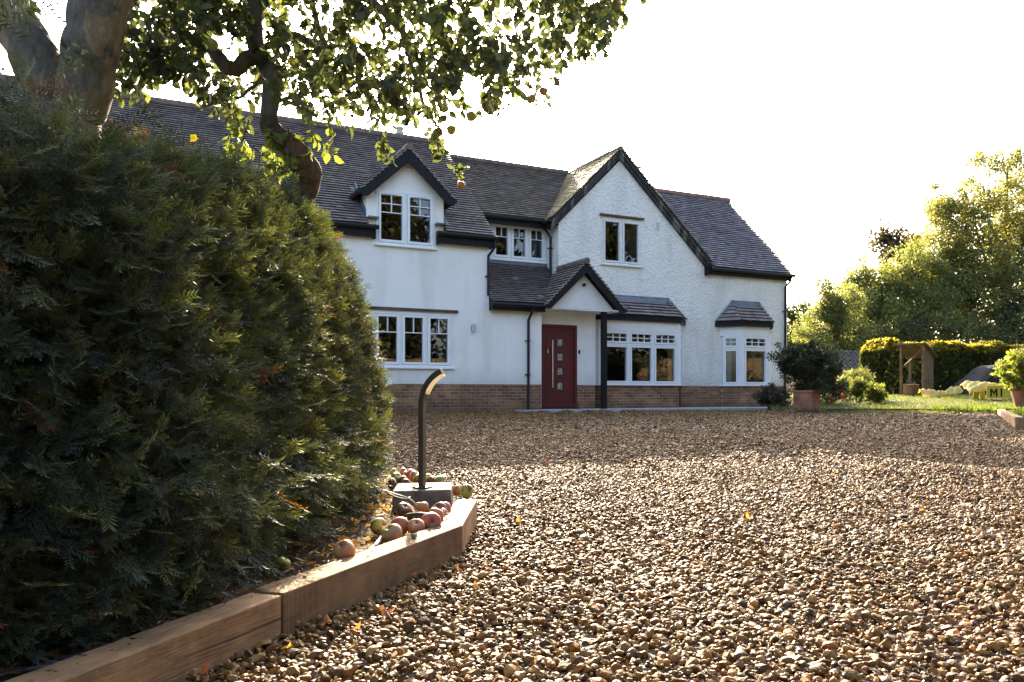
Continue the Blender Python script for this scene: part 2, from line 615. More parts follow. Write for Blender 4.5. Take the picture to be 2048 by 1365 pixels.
def apple_mat(name, green, blush, cover, brown=0.0):
    m, nt, out = mat(name)
    p = N(nt, 'ShaderNodeBsdfPrincipled')
    p.inputs['Roughness'].default_value = 0.35
    p.inputs['Subsurface Weight'].default_value = 0.08
    p.inputs['Subsurface Radius'].default_value = (0.02, 0.012, 0.004)
    nz = noise(nt, 14, 4, 0.6)
    st = noise(nt, 60, 3, 0.6, stretch=(1, 1, 0.15))
    ad = N(nt, 'ShaderNodeMath', operation='MULTIPLY_ADD')
    nt.links.new(st, ad.inputs[0])
    ad.inputs[1].default_value = 0.35
    nt.links.new(nz, ad.inputs[2])
    lo = 1.0 - cover
    c = ramp(nt, ad.outputs[0], [(max(0.02, 0.28 + 0.5 * lo - 0.12), green), (min(0.97, 0.28 + 0.5 * lo + 0.14), blush)])
    if brown:
        bf = ramp(nt, noise(nt, 18, 2), [(0.62 - 0.1 * brown, (0, 0, 0)), (0.70 - 0.1 * brown, (1, 1, 1))])
        c = mixc(nt, bf, c, (0.12, 0.055, 0.02))
    nt.links.new(c, p.inputs['Base Color'])
    nt.links.new(p.outputs[0], out.inputs[0])
    return m


# ------------------------------------------------------------------ leaf and shrub scatter
def rand_dirs(n):
    d = RG.normal(size=(n, 3))
    return d / np.linalg.norm(d, axis=1, keepdims=True)


def frames(d, roll=None):
    """rotation matrices whose Y axis is d"""
    n = len(d)
    r = RG.normal(size=(n, 3)) if roll is None else roll
    x = np.cross(r, d)
    x /= np.linalg.norm(x, axis=1, keepdims=True) + 1e-9
    z = np.cross(x, d)
    return np.stack([x, d, z], axis=2)


def stamp(T, Q, pos, rot, sc, col, tcol=None):
    """template T (k,3), faces Q stamped at pos with rot and scale; returns V, Q, C"""
    n, k = len(pos), len(T)
    sc = np.asarray(sc)
    if sc.ndim == 1: sc = sc[:, None]
    L = T[None] * sc[:, None, :]
    V = np.einsum('nij,nkj->nki', rot, L) + pos[:, None, :]
    Qs = Q[None] + (np.arange(n) * k)[:, None, None]
    C = np.repeat(col[:, None, :], k, axis=1)
    if tcol is not None:
        C = C * tcol[None]
    return V.reshape(-1, 3), Qs.reshape(-1, Q.shape[1]), C.reshape(-1, 3)


LEAF_T = np.array([(0, 0, 0), (0, 0.36, -0.03), (0, 0.72, -0.04), (-0.30, 0.34, 0.07), (-0.25, 0.70, 0.04), (0.30, 0.36, 0.07), (0.24, 0.72, 0.03), (0, 1.0, -0.13)])
LEAF_Q = np.array([(0, 5, 1, 3), (1, 5, 6, 2), (1, 2, 4, 3), (2, 6, 7, 4)])
KITE_T = np.array([(0, 0, 0), (0.30, 0.45, 0.06), (0, 1.0, 0), (-0.30, 0.45, 0.06)])
KITE_Q = np.array([(0, 1, 2, 3)])


def pick_cols(n, cols, jit=0.25):
    cols = np.array(cols, dtype=float)
    c = cols[RG.integers(0, len(cols), n)]
    return c * (1 + RG.uniform(-jit, jit, (n, 1)))


def cat(parts):
    Vs, Qs, Cs, b = [], [], [], 0
    for V, Q, C in parts:
        Vs.append(V)
        Qs.append(Q + b)
        Cs.append(C)
        b += len(V)
    return np.concatenate(Vs), np.concatenate(Qs), np.concatenate(Cs)


def clumps(centres, radii, per, squash=0.8):
    """points gathered in clumps"""
    centres = np.asarray(centres, dtype=float)
    radii = np.asarray(radii, dtype=float)
    n = len(centres)
    p = np.repeat(centres, per, axis=0)
    d = rand_dirs(n * per) * (RG.uniform(0, 1, (n * per, 1)) ** 0.55)
    d[:, 2] *= squash
    return p + d * np.repeat(radii, per)[:, None], np.repeat(np.arange(n), per)


# ------------------------------------------------------------------ the ground
a_f = R(64.4)
HU = np.array([math.sin(a_f), math.cos(a_f)])
HN = np.array([-HU[1], HU[0]])
HO = np.array([0.7507, 19.7727])


def smooth(x, a, b):
    t = np.clip((x - a) / (b - a), 0, 1)
    return t * t * (3 - 2 * t)


def wob(x, y):
    return (np.sin(x * 1.7 + 0.6 * y) * np.sin(y * 1.3 - 0.5 * x + 1.0) * 0.5 + np.sin(x * 4.1 + 2.0 * np.sin(y * 1.1)) * np.sin(y * 3.3 + 1.7 * np.sin(x * 0.9)) * 0.5)


def gz(x, y):
    """top of the gravel"""
    d1 = x - (0.25 + 0.055 * y + 0.25 * np.sin(y * 0.22))          # wheel tracks towards the door
    d2 = d1 - 1.55
    d3 = x - (3.4 - 0.10 * y + 0.3 * np.sin(y * 0.3 + 1))
    rut = 0.0
    for d in (d1, d2, d3):
        rut = rut - 0.030 * np.exp(-(d / 0.17) ** 2) + 0.022 * np.exp(-((np.abs(d) - 0.34) / 0.14) ** 2)
    return 0.13 * smooth(y, 5.0, 17.5) + 0.013 * wob(x, y) + 0.010 * wob(x * 2.7 + 3, y * 2.3) + rut * smooth(y, 1.5, 3.0) - 0.010


def lz(x, y):
    """lawn, rising away from the drive"""
    return 0.16 + 0.30 * smooth(y, 18.0, 27.0) + 0.012 * wob(x * 1.3, y)


def right_edge(y):
    return np.where(y < 16.9, 10.67 - (16.9 - y) * 0.58, 10.67 + (y - 16.9) * -0.6)


BED = [(-6.0, 7.2), (-2.6, 6.6), (-1.05, 5.6), (-0.62, 4.95), (-0.36, 4.3), (-0.165, 3.5), (-0.185, 2.8), (-0.556, 1.85), (-0.77, 1.29), (-1.1, 0.3), (-1.5, -1.0)]


def bed_edge(y):
    ys = np.array([p[1] for p in BED][::-1])
    xs = np.array([p[0] for p in BED][::-1])
    return np.interp(y, ys, xs)


def in_drive(x, y):
    v = (x - HO[0]) * HN[0] + (y - HO[1]) * HN[1]
    lawn_line = 18.45 + 0.16 * np.sin(x * 1.1) + 0.06 * np.sin(x * 4)
    left = np.where(y > 7.2, -14.0, bed_edge(y))
    return (x > left) & (x < right_edge(y)) & (v < 0.4) & ((y < lawn_line) | (x < 7.0)) & (y > -3)


def grid_sheet(name, xs, ys, zf, m, keep=None):
    X, Y = np.meshgrid(xs, ys)
    nx, ny = len(xs), len(ys)
    V = np.stack([X.ravel(), Y.ravel(), zf(X, Y).ravel()], axis=1)
    i = np.arange(nx - 1)[None, :] + (np.arange(ny - 1) * nx)[:, None]
    i = i.ravel()
    Q = np.stack([i, i + 1, i + 1 + nx, i + nx], axis=1)
    if keep is not None:
        c = V[Q].mean(axis=1)
        Q = Q[keep(c[:, 0], c[:, 1])]
    return mesh_np(name, V, Q, m, smooth=True)


def under(x, y):
    d = in_drive(x, y)
    base = np.where(d, gz(x, y) - 0.06, np.where(x < bed_edge(y) + 0.02, -0.06, np.where(y > 17, lz(x, y), 0.05 + 0.1 * smooth(y, 8, 17))))
    v = (x - HO[0]) * HN[0] + (y - HO[1]) * HN[1]
    u = (x - HO[0]) * HU[0] + (y - HO[1]) * HU[1]
    base = np.where((v > -1.2) & (u < 9.9), 0.03, base)
    return base


def axis(a, b, fine, lo, hi):
    return np.concatenate([np.linspace(a, lo, 24)[:-1], np.arange(lo, hi, fine), np.linspace(hi, b, 24)])


ground = grid_sheet('ground', axis(-900, 900, 0.4, -14, 30), axis(-600, 1500, 0.4, -6, 40), under, M_EARTH)
tag(ground, kind='structure')
drive = grid_sheet('driveway', np.arange(-14, 13, 0.1), np.arange(-3, 24, 0.1), gz, M_GRAVEL, in_drive)
tag(drive, kind='structure')


def soil_z(x, y):
    return 0.05 + 0.025 * wob(x * 2.2, y * 2.0) + 0.02 * wob(x * 6, y * 7) + 0.03 * smooth(-x, 0.2, 1.0)


bed = grid_sheet('soil_bed', np.arange(-5.0, 0.0, 0.035), np.arange(0.0, 6.8, 0.035), soil_z, M_SOIL, lambda x, y: x < bed_edge(y) - 0.02)
tag(bed, kind='structure')

# --- the gravel: stones in four size bands with distance
t_ = (1 + 5 ** 0.5) / 2
ICO_V = np.array([(-1, t_, 0), (1, t_, 0), (-1, -t_, 0), (1, -t_, 0), (0, -1, t_), (0, 1, t_), (0, -1, -t_), (0, 1, -t_), (t_, 0, -1), (t_, 0, 1), (-t_, 0, -1), (-t_, 0, 1)], dtype=float)
ICO_V /= np.linalg.norm(ICO_V[0])
ICO_F = np.array([(0, 11, 5), (0, 5, 1), (0, 1, 7), (0, 7, 10), (0, 10, 11), (1, 5, 9), (5, 11, 4), (11, 10, 2), (10, 7, 6), (7, 1, 8), (3, 9, 4), (3, 4, 2), (3, 2, 6), (3, 6, 8), (3, 8, 9), (4, 9, 5), (2, 4, 11), (6, 2, 10), (8, 6, 7), (9, 8, 1)])


def subdiv(V, Fc):
    V = [tuple(v) for v in V]
    mid, out = {}, []

    def m(a, b):
        k = (min(a, b), max(a, b))
        if k not in mid:
            p = (np.array(V[a]) + np.array(V[b])) / 2
            p /= np.linalg.norm(p)
            V.append(tuple(p))
            mid[k] = len(V) - 1
        return mid[k]
    for a, b, c in Fc:
        x, y, z = m(a, b), m(b, c), m(c, a)
        out += [(a, x, z), (b, y, x), (c, z, y), (x, y, z)]
    return np.array(V), np.array(out)


ICO2_V, ICO2_F = subdiv(ICO_V, ICO_F)
OCT_V = np.array([(1, 0, 0), (-1, 0, 0), (0, 1, 0), (0, -1, 0), (0, 0, 1), (0, 0, -1)], dtype=float)
OCT_F = np.array([(0, 2, 4), (2, 1, 4), (1, 3, 4), (3, 0, 4), (2, 0, 5), (1, 2, 5), (3, 1, 5), (0, 3, 5)])
STONE_COLS = [(0.42, 0.32, 0.21), (0.36, 0.25, 0.15), (0.30, 0.20, 0.12), (0.46, 0.38, 0.29), (0.52, 0.46, 0.38), (0.25, 0.18, 0.13), (0.40, 0.24, 0.10), (0.22, 0.19, 0.17), (0.34, 0.29, 0.25), (0.17, 0.13, 0.11), (0.46, 0.29, 0.11), (0.38, 0.30, 0.24), (0.60, 0.55, 0.48), (0.27, 0.235, 0.20)]


def stones(y0, y1, dens, size, T0, F0, lift, variants=7):
    area = 0.0
    n_try = int(dens * (y1 - y0) * 2 * (0.72 * y1 + 0.5))
    y = RG.uniform(y0, y1, n_try)
    x = RG.uniform(-1, 1, n_try) * (0.72 * y1 + 0.5)
    k = (np.abs(x) < 0.72 * y + 0.5) & in_drive(x, y)
    x, y = x[k], y[k]
    n = len(x)
    s = size * np.clip(RG.lognormal(0, 0.42, n), 0.4, 2.6)
    z = gz(x, y) + RG.uniform(-0.3, 1.0, n) * lift + s * 0.1
    d = rand_dirs(n)
    d[:, 2] *= 0.35
    d /= np.linalg.norm(d, axis=1, keepdims=True)
    up = RG.normal(size=(n, 3)) * 0.45
    up[:, 2] += 1
    rot = frames(d, up)
    sc = np.stack([s * RG.uniform(0.65, 1.0, n), s * RG.uniform(0.8, 1.25, n), s * RG.uniform(0.38, 0.75, n)], axis=1)
    col = pick_cols(n, STONE_COLS, 0.3) * np.where(RG.random((n, 1)) < 0.25, RG.uniform(0.3, 0.6, (n, 1)), 1.0) * np.array([0.49, 0.315, 0.105])
    parts = []
    pos = np.stack([x, y, z], axis=1)
    var = RG.integers(0, variants, n)
    for q in range(variants):
        T = T0.copy()
        for _ in range(5):
            ax = rand_dirs(1)[0]
            h = T @ ax
            T = T - np.outer(np.clip(h - RG.uniform(0.30, 0.70), 0, 1), ax)      # chipped flats
        T = T * (1 + RG.uniform(-0.12, 0.12, (len(T), 1)))
        i = var == q
        parts.append(stamp(T, F0, pos[i], rot[i], sc[i], col[i]))
    return cat(parts)


gV, gQ, gC = cat([stones(1.15, 3.4, 6600, 0.0084, ICO2_V, ICO2_F, 0.012),
                  stones(3.4, 6.5, 4600, 0.0092, ICO_V, ICO_F, 0.012),
                  stones(6.5, 11, 2400, 0.0112, ICO_V, ICO_F, 0.012),
                  stones(11, 20.5, 650, 0.017, OCT_V, OCT_F, 0.010)])
gravel = mesh_np('gravel', gV, gQ, M_STONE, col=gC, smooth=False)
tag(gravel, 'golden and grey pea gravel spread over the whole drive', 'gravel', kind='stuff')

# ------------------------------------------------------------------ the house, in its own frame: u along the front, v inwards, z up
house = empty('house', (HO[0], HO[1], 0), math.pi / 2 - a_f)
tag(house, 'white rendered cottage style house with dark tiled roofs, brick base and red front door', 'house')


def clip_poly(P, a, b):
    """keep the part of (u, z) polygon P below z = a + b u"""
    out = []
    for i in range(len(P)):
        p, q = P[i], P[(i + 1) % len(P)]
        dp, dq = a + b * p[0] - p[1], a + b * q[0] - q[1]
        if dp >= 0: out.append(p)
        if (dp >= 0) != (dq >= 0):
            t = dp / (dp - dq)
            out.append((p[0] + t * (q[0] - p[0]), p[1] + t * (q[1] - p[1])))
    return out


def wall_front(mb, v, u0, u1, z0, z1, holes=(), tops=()):
    us = sorted({u0, u1} | {h[i] for h in holes for i in (0, 1)})
    zs = sorted({z0, z1} | {h[i] for h in holes for i in (2, 3)})
    us = [u for u in us if u0 <= u <= u1]
    zs = [z for z in zs if z0 <= z <= z1]
    for i in range(len(us) - 1):
        for j in range(len(zs) - 1):
            cu, cz = (us[i] + us[i + 1]) / 2, (zs[j] + zs[j + 1]) / 2
            if any(h[0] < cu < h[1] and h[2] < cz < h[3] for h in holes):
                continue
            P = [(us[i], zs[j]), (us[i + 1], zs[j]), (us[i + 1], zs[j + 1]), (us[i], zs[j + 1])]
            for a, b in tops:
                P = clip_poly(P, a, b)
                if len(P) < 3: break
            if len(P) >= 3:
                mb.poly(*[(u, v, z) for u, z in P])


PL = 0.80           # top of the brick plinth
W_DORM = (-4.31, -2.88, 4.03, 5.29)
W_GF = (-5.0, -2.44, 1.2, 2.47)
DOOR = (0.29, 1.36, 0.2, 2.40)
W_REC = (-0.56, 1.10, 4.26, 5.25)
W_GAB = (2.515, 3.84, 4.24, 5.54)

w = MB()
wall_front(w, 0, -13, -1.46, PL, 4.32, [W_DORM, W_GF])
wall_front(w, 0, -1.46, 0, PL, 2.74)
wall_front(w, 0, -4.53, -2.65, 4.32, 6.2, [W_DORM], [(6.08 + 0.93 * 3.59, 0.93), (6.08 - 0.93 * 3.59, -0.93)])
w.poly((-4.53, 0, 4.3), (-4.53, 0, 5.2), (-4.53, 1.2, 5.2), (-4.53, 1.2, 4.3))          # dormer cheeks
w.poly((-2.65, 0, 4.3), (-2.65, 1.2, 4.3), (-2.65, 1.2, 5.2), (-2.65, 0, 5.2))
w.poly((-1.46, 0, 2.6), (-1.46, 1.85, 2.6), (-1.46, 1.85, 6.1), (-1.46, 0, 4.35))
w.poly((-1.46, 1.85, 5.2), (-1.46, 3.48, 6.9), (-1.46, 3.48, 7.6), (-1.46, 1.85, 6.1))
w.poly((0, 0, 0.2), (0, 0.55, 0.2), (0, 0.55, 2.74), (0, 0, 2.74))
wall_front(w, 0.55, 0, 1.95, PL, 2.74, [DOOR])
w.poly((1.95, 0.55, PL), (1.95, 1.15, PL), (1.95, 1.15, 2.74), (1.95, 0.55, 2.74))
w.poly((-13, 0, 0), (-13, 7.2, 0), (-13, 7.2, 4.4), (-13, 3.48, 7.6), (-13, 0, 4.4))
w.build('wall', M_SMOOTH, house)
w = MB()
wall_front(w, 1.85, -1.46, 1.13, 3.6, 5.3, [W_REC])
w.poly((1.13, 1.15, 2.6), (1.13, 1.85, 2.6), (1.13, 1.85, 5.28), (1.13, 1.15, 5.28))
wall_front(w, 1.15, 1.13, 6.17, PL, 7.3, [W_GAB, (2.3, 4.8, PL, 2.6)], [(7.22 - 0.985 * 3.13, 0.985), (7.22 + 0.915 * 3.13, -0.915)])
wall_front(w, 1.15, 6.17, 9.5, PL, 4.22, [(7.2, 8.25, PL, 2.6)])
w.poly((9.5, 1.15, PL), (9.5, 7.0, PL), (9.5, 7.0, 4.3), (9.5, 4.0, 7.25), (9.5, 1.15, 4.25))
w.poly((-13, 7.2, 0), (-13, 7.2, 4.6), (9.5, 7.2, 4.6), (9.5, 7.2, 0))
w.build('wall', M_ROUGH, house)
w = MB()                                                                              # ceilings and floor that close the rooms
w.box(-12.9, 9.4, 1.9, 7.1, 2.95, 3.1)
w.box(-12.9, -1.5, 0.1, 1.9, 2.6, 2.75)
w.box(-12.9, 9.4, 1.25, 7.1, 0.0, 0.3)
w.box(-12.9, -0.05, 0.26, 1.25, 0.0, 0.3)
w.box(-12.9, 9.4, 3.2, 3.3, 0.3, 5.5)
w.build('floor_slab', M_ROOM, house)

b = MB()
b.box(-13, 0.0, 0.012, 0.25, -0.1, PL)
b.box(-0.012, 0.0, 0.25, 0.55, -0.1, PL)
b.box(0, 0.285, 0.562, 0.7, -0.1, PL)
b.box(1.365, 1.94, 0.562, 1.2, -0.1, PL)
b.box(5.28, 6.8, 1.162, 1.3, -0.1, PL)
b.box(8.6, 9.49, 1.162, 1.3, -0.1, PL)
b.box(9.4, 9.49, 1.3, 7.1, -0.1, PL)
for A in ([(1.95, 1.2), (2.24, 0.712), (4.84, 0.712), (5.27, 1.2)], [(6.81, 1.2), (7.21, 0.712), (8.27, 0.712), (8.6, 1.2)]):
    b.prism([(u, v, -0.1) for u, v in A], (0, 0, PL + 0.1))
b.build('brick_plinth', M_BRICK, house)


# ---- windows
def plane(p0, ang=0.0):
    """frame on a wall: a along it, d outwards, z up; ang turns the wall about z"""
    du = (math.cos(ang), math.sin(ang))
    dn = (math.sin(ang), -math.cos(ang))
    return lambda p: (p0[0] + p[0] * du[0] + p[1] * dn[0], p0[1] + p[0] * du[1] + p[1] * dn[1], p[2])


def ring(mb, a0, a1, z0, z1, w, d0, d1):
    mb.box(a0, a0 + w, d0, d1, z0, z1)
    mb.box(a1 - w, a1, d0, d1, z0, z1)
    mb.box(a0 + w, a1 - w, d0, d1, z0, z0 + w)
    mb.box(a0 + w, a1 - w, d0, d1, z1 - w, z1)


def window(fr, a0, a1, z0, z1, n, bars='tee', transom=None, sill=True, m=None, label=None, vents=(), ow=0.045, sw=0.06, out=0.03):
    m = m or M_UPVC
    f, g, r = MB(fr), MB(fr), MB(fr)
    ring(f, a0, a1, z0, z1, ow, -0.07, out)
    zt = [(z0 + ow, z1 - ow)]
    if transom:
        f.box(a0 + ow, a1 - ow, -0.07, out - 0.002, transom - 0.025, transom + 0.025)
        zt = [(z0 + ow, transom - 0.025), (transom + 0.025, z1 - ow)]
    aw = (a1 - a0 - 2 * ow + 0.05) / n
    gap = 0.007
    for i in range(n):
        s0 = a0 + ow + i * aw
        s1 = s0 + aw - 0.05
        if i: f.box(s0 - 0.05, s0, -0.07, out - 0.004, z0 + ow, z1 - ow)
        for j, (q0, q1) in enumerate(zt):
            b0, b1, c0, c1 = s0 + gap, s1 - gap, q0 + gap, q1 - gap
            ring(f, b0, b1, c0, c1, sw, -0.05, out + 0.014)
            g0, g1, h0, h1 = b0 + sw, b1 - sw, c0 + sw, c1 - sw
            t = 0.011
            top = transom and j == 1
            if bars == 'tee' and not transom:
                zz = h1 - 0.34 * (h1 - h0)
                f.box(g0, g1, -0.02, out - 0.006, zz - t, zz + t)
                f.box((g0 + g1) / 2 - t, (g0 + g1) / 2 + t, -0.02, out - 0.008, zz + t, h1)
            if bars == 'cross' and not transom:
                zz = h1 - 0.39 * (h1 - h0)
                zm = (zz + h1) / 2
                f.box(g0, g1, -0.02, out - 0.006, zz - t, zz + t)
                f.box(g0, g1, -0.02, out - 0.006, zm - t, zm + t)
                f.box((g0 + g1) / 2 - t, (g0 + g1) / 2 + t, -0.02, out - 0.008, zz + t, h1)
            if top:
                cols = 3 if (g1 - g0) > 0.34 else 2
                f.box(g0, g1, -0.02, out - 0.006, (h0 + h1) / 2 - t, (h0 + h1) / 2 + t)
                for k in range(1, cols):
                    uu = g0 + (g1 - g0) * k / cols
                    f.box(uu - t, uu + t, -0.02, out - 0.008, h0, h1)
            if (i, j) in vents:
                f.box((b0 + b1) / 2 - 0.17, (b0 + b1) / 2 + 0.17, out + 0.014, out + 0.03, c1 - 0.042, c1 - 0.018)
    fo = f.build('window', m, house, bevel=0.004)
    if label: fo['label'] = label
    g.poly((a0 + 0.02, -0.03, z0 + 0.02), (a1 - 0.02, -0.03, z0 + 0.02), (a1 - 0.02, -0.03, z1 - 0.02), (a0 + 0.02, -0.03, z1 - 0.02))
    g.build('pane', M_GLASS, fo)
    if sill:
        r.box(a0 - 0.05, a1 + 0.05, -0.03, out + 0.055, z0 - 0.045, z0 - 0.003)
        r.build('sill', m, fo, bevel=0.008)
    return fo


F0 = plane((0, 0))
window(F0, *W_DORM[:2], *W_DORM[2:], 2, 'cross', label='two light dormer window with glazing bars', vents=((0, 0), (1, 0)))
wg = window(F0, *W_GF[:2], *W_GF[2:], 4, 'tee', label='four light ground floor window under a wooden drip board')
d = MB()
d.box(W_GF[0] - 0.1, W_GF[1] + 0.14, -0.075, 0.0, 2.515, 2.575)
d.build('lintel', M_DARKWOOD, wg)
window(plane((0, 1.85)), *W_REC[:2], *W_REC[2:], 3, 'tee', label='three light upper window set back above the lean-to roof')
wl = window(plane((0, 1.15)), *W_GAB[:2], *W_GAB[2:], 2, 'none', m=plain('old_white_paint', (0.74, 0.74, 0.71), 0.6, var=0.1, vscale=12, bmp=0.3), label='old two light timber window in the gable', sw=0.05)
d = MB()
d.box(W_GAB[0] - 0.07, W_GAB[1] + 0.08, 1.06, 1.15, 5.585, 5.635)
d.build('lintel', M_DARKWOOD, wl)

# ---- rooms behind the upper windows and curtains
c = MB()


def pleats(mb, u0, u1, v, z0, z1, n):
    k = n * 4
    for i in range(k):
        ua, ub = u0 + (u1 - u0) * i / k, u0 + (u1 - u0) * (i + 1) / k
        va, vb = v + 0.03 * math.sin(i * math.pi / 2), v + 0.03 * math.sin((i + 1) * math.pi / 2)
        mb.poly((ua, va, z0), (ub, vb, z0), (ub, vb, z1), (ua, va, z1))


pleats(c, 0.62, 1.08, 2.0, 4.2, 5.25, 7)
c.build('curtain', M_CURTAIN, house, smooth=True)
c = MB()
pleats(c, 3.25, 3.82, 1.3, 4.2, 5.5, 8)
c.build('curtain', M_CURTAIN2, house, smooth=True)
c = MB()
pleats(c, -2.78, -2.48, 0.2, 1.2, 2.45, 5)
c.build('curtain', M_CURTAIN2, house, smooth=True)


# ---- bay windows
def bay(P, label, nl, T0, T1, ztop, E, wall_u, lead_left):
    n = len(P)
    fas, sil, post = MB(), MB(), MB()
    for i in range(3):
        A, B = Vector(P[i]), Vector(P[i + 1])
        L = (B - A).length
        ang = math.atan2(B.y - A.y, B.x - A.x)
        fr = plane((A.x, A.y), ang)
        window(fr, 0.06, L - 0.06, 0.83, 2.33, nl[i], 'none', transom=1.945, sill=False, vents=((0, 1), (2, 1)), label=label if i == 1 else None, sw=0.05, ow=0.035)
        q = MB(fr)
        fas.fr = fr
        fas.box(-0.02, L + 0.02, -0.1, 0.035, 2.33, 2.62)
        sil.fr = fr
        sil.box(-0.03, L + 0.03, -0.08, 0.075, PL, 0.829)
    for i in (1, 2):
        post.prism([(P[i][0] + dx, P[i][1] + dy, 0.83) for dx, dy in ((-0.075, 0.03), (-0.05, -0.045), (0.05, -0.045), (0.075, 0.03))], (0, 0, 1.5))
    fas.fr = sil.fr = None
    fas.build_each('bay_panel', M_WHITE, house)
    sil.build_each('bay_sill', M_UPVC, house)
    post.build_each('bay_post', M_UPVC, house)
    # black eaves board along the bay
    g = MB()
    zE = 2.74
    for i in range(3):
        A, B = Vector((E[i][0], E[i][1], 0)), Vector((E[i + 1][0], E[i + 1][1], 0))
        dd = (B - A).normalized()
        nn = Vector((-dd.y, dd.x, 0))
        g.prism([A + Vector((0, 0, 2.60)), B + Vector((0, 0, 2.60)), B + Vector((0, 0, zE - 0.01)), A + Vector((0, 0, zE - 0.01))], nn * 0.06)
    g.poly((E[0][0], E[0][1], 2.605), (E[1][0], E[1][1], 2.605), (E[2][0], E[2][1], 2.605), (E[3][0], E[3][1], 2.605))
    g.build('bay_fascia', M_BLACK, house)
    return zE


# ---- tiled slopes
TILE_DARK = [(0.112, 0.094, 0.086), (0.130, 0.108, 0.098), (0.092, 0.080, 0.076), (0.145, 0.112, 0.094), (0.118, 0.104, 0.100)]
TILE_OLD = [(0.115, 0.098, 0.08), (0.135, 0.105, 0.08), (0.09, 0.082, 0.07), (0.155, 0.115, 0.085), (0.105, 0.105, 0.085), (0.17, 0.14, 0.12)]
TILE_BLUE = [(0.115, 0.108, 0.115), (0.135, 0.125, 0.13), (0.095, 0.090, 0.098), (0.155, 0.138, 0.135)]
TILE_MOSS = [(0.10, 0.085, 0.035), (0.07, 0.06, 0.03), (0.13, 0.11, 0.035), (0.075, 0.055, 0.038), (0.11, 0.09, 0.065)]


def tiles(mb, P0, e, s, T, lim, cols, gauge=0.115, tw=0.175, thick=0.030, rough=1.0, odd=None, lift=0.054, m=None):
    """courses of plain tiles: e along the eave, s up the slope, lim(t) -> (a0, a1)"""
    P0, e, s = Vector(P0), Vector(e).normalized(), Vector(s).normalized()
    n = e.cross(s).normalized()
    if n.z < 0: n = -n
    rows = int(T / gauge)
    gauge = T / rows
    for k in range(rows):
        t0, t1 = k * gauge - 0.012, min(T, (k + 1) * gauge + 0.015)
        (l0, r0), (l1, r1) = lim(max(0, t0)), lim(t1)
        lo, hi = min(l0, l1), max(r0, r1)
        row_f = random.uniform(0.92, 1.08)
        off = (k % 2) * tw / 2 + random.uniform(-0.01, 0.01)
        i0 = math.floor((lo - off) / tw)
        a = off + i0 * tw
        while a < hi:
            b0, b1 = max(a + 0.0015, l0), min(a + tw - 0.0015, r0)
            c0, c1 = max(a + 0.0015, l1), min(a + tw - 0.0015, r1)
            a += tw
            if b1 - b0 < 0.004 and c1 - c0 < 0.004: continue
            b1, c1 = max(b0 + 0.002, b1), max(c0 + 0.002, c1)
            if b0 > r0 or c0 > r1: b0, b1 = min(b0, r0), min(b1, r0); c0, c1 = min(c0, r1), min(c1, r1)
            sag = 0.006 * math.sin(a * 1.3 + k * 0.11) * rough
            j = random.uniform(-0.003, 0.003) * rough + sag
            col = random.choice(cols)
            f = random.uniform(1.7, 2.3) * row_f
            if odd and random.random() < odd[0]: col = odd[1]
            mb.col = tuple(x * f for x in col)
            h0, h1 = lift + j + random.uniform(0, 0.004) * rough, 0.008 + sag
            p = [P0 + e * b0 + s * t0 + n * h0, P0 + e * b1 + s * t0 + n * (h0 + random.uniform(-0.003, 0.003) * rough),
                 P0 + e * c1 + s * t1 + n * h1, P0 + e * c0 + s * t1 + n * h1]
            q = [p[0] - n * thick, p[1] - n * thick]
            mb.add(p, [(0, 1, 2, 3)])
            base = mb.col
            mb.col = tuple(x * 0.35 for x in base)      # front edge darkened to paint in the shade between courses
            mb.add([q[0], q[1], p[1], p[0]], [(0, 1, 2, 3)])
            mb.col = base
            if abs(b1 - r0) < 0.003:
                mb.add([p[1], p[2], p[2] - n * thick, q[1]], [(0, 3, 2, 1)])
            if abs(b0 - l0) < 0.003:
                mb.add([p[0], p[3], p[3] - n * thick, q[0]], [(0, 1, 2, 3)])
    mb.col = (0.04, 0.035, 0.035)


def ridge(path, r, m, parent, seg=0.40, jit=0.003, sides=10):
    A, B = Vector(path[0]), Vector(path[1])
    L = (B - A).length
    k = max(1, int(L / seg))
    mb = MB()
    for i in range(k):
        p, q = A.lerp(B, i / k), A.lerp(B, (i + 1) / k - 0.003 / L)
        dz = Vector((random.uniform(-jit, jit), random.uniform(-jit, jit), random.uniform(-jit, jit)))
        mb.tube([p + dz, q + dz], [r, r * 1.03], sides)
    return mb.build('ridge_tiles', m, parent, smooth=False)


# left wing: eave v -0.18 z 4.42, ridge v 3.48 z 7.72
def slab(mb, *pts):
    mb.col = (0.04, 0.035, 0.035)
    mb.prism([Vector(p) - Vector((0, 0, 0.03)) for p in pts], (0, 0, -0.05))


SL = Vector((0, 3.66, 3.30)).normalized()
TL = Vector((0, 3.66, 3.30)).length
r = MB()
ud = -3.59


def zl(v): return 4.42 + 0.9016 * (v + 0.18)


def left_lim(lo, hi):
    return lambda t: (lo, hi)


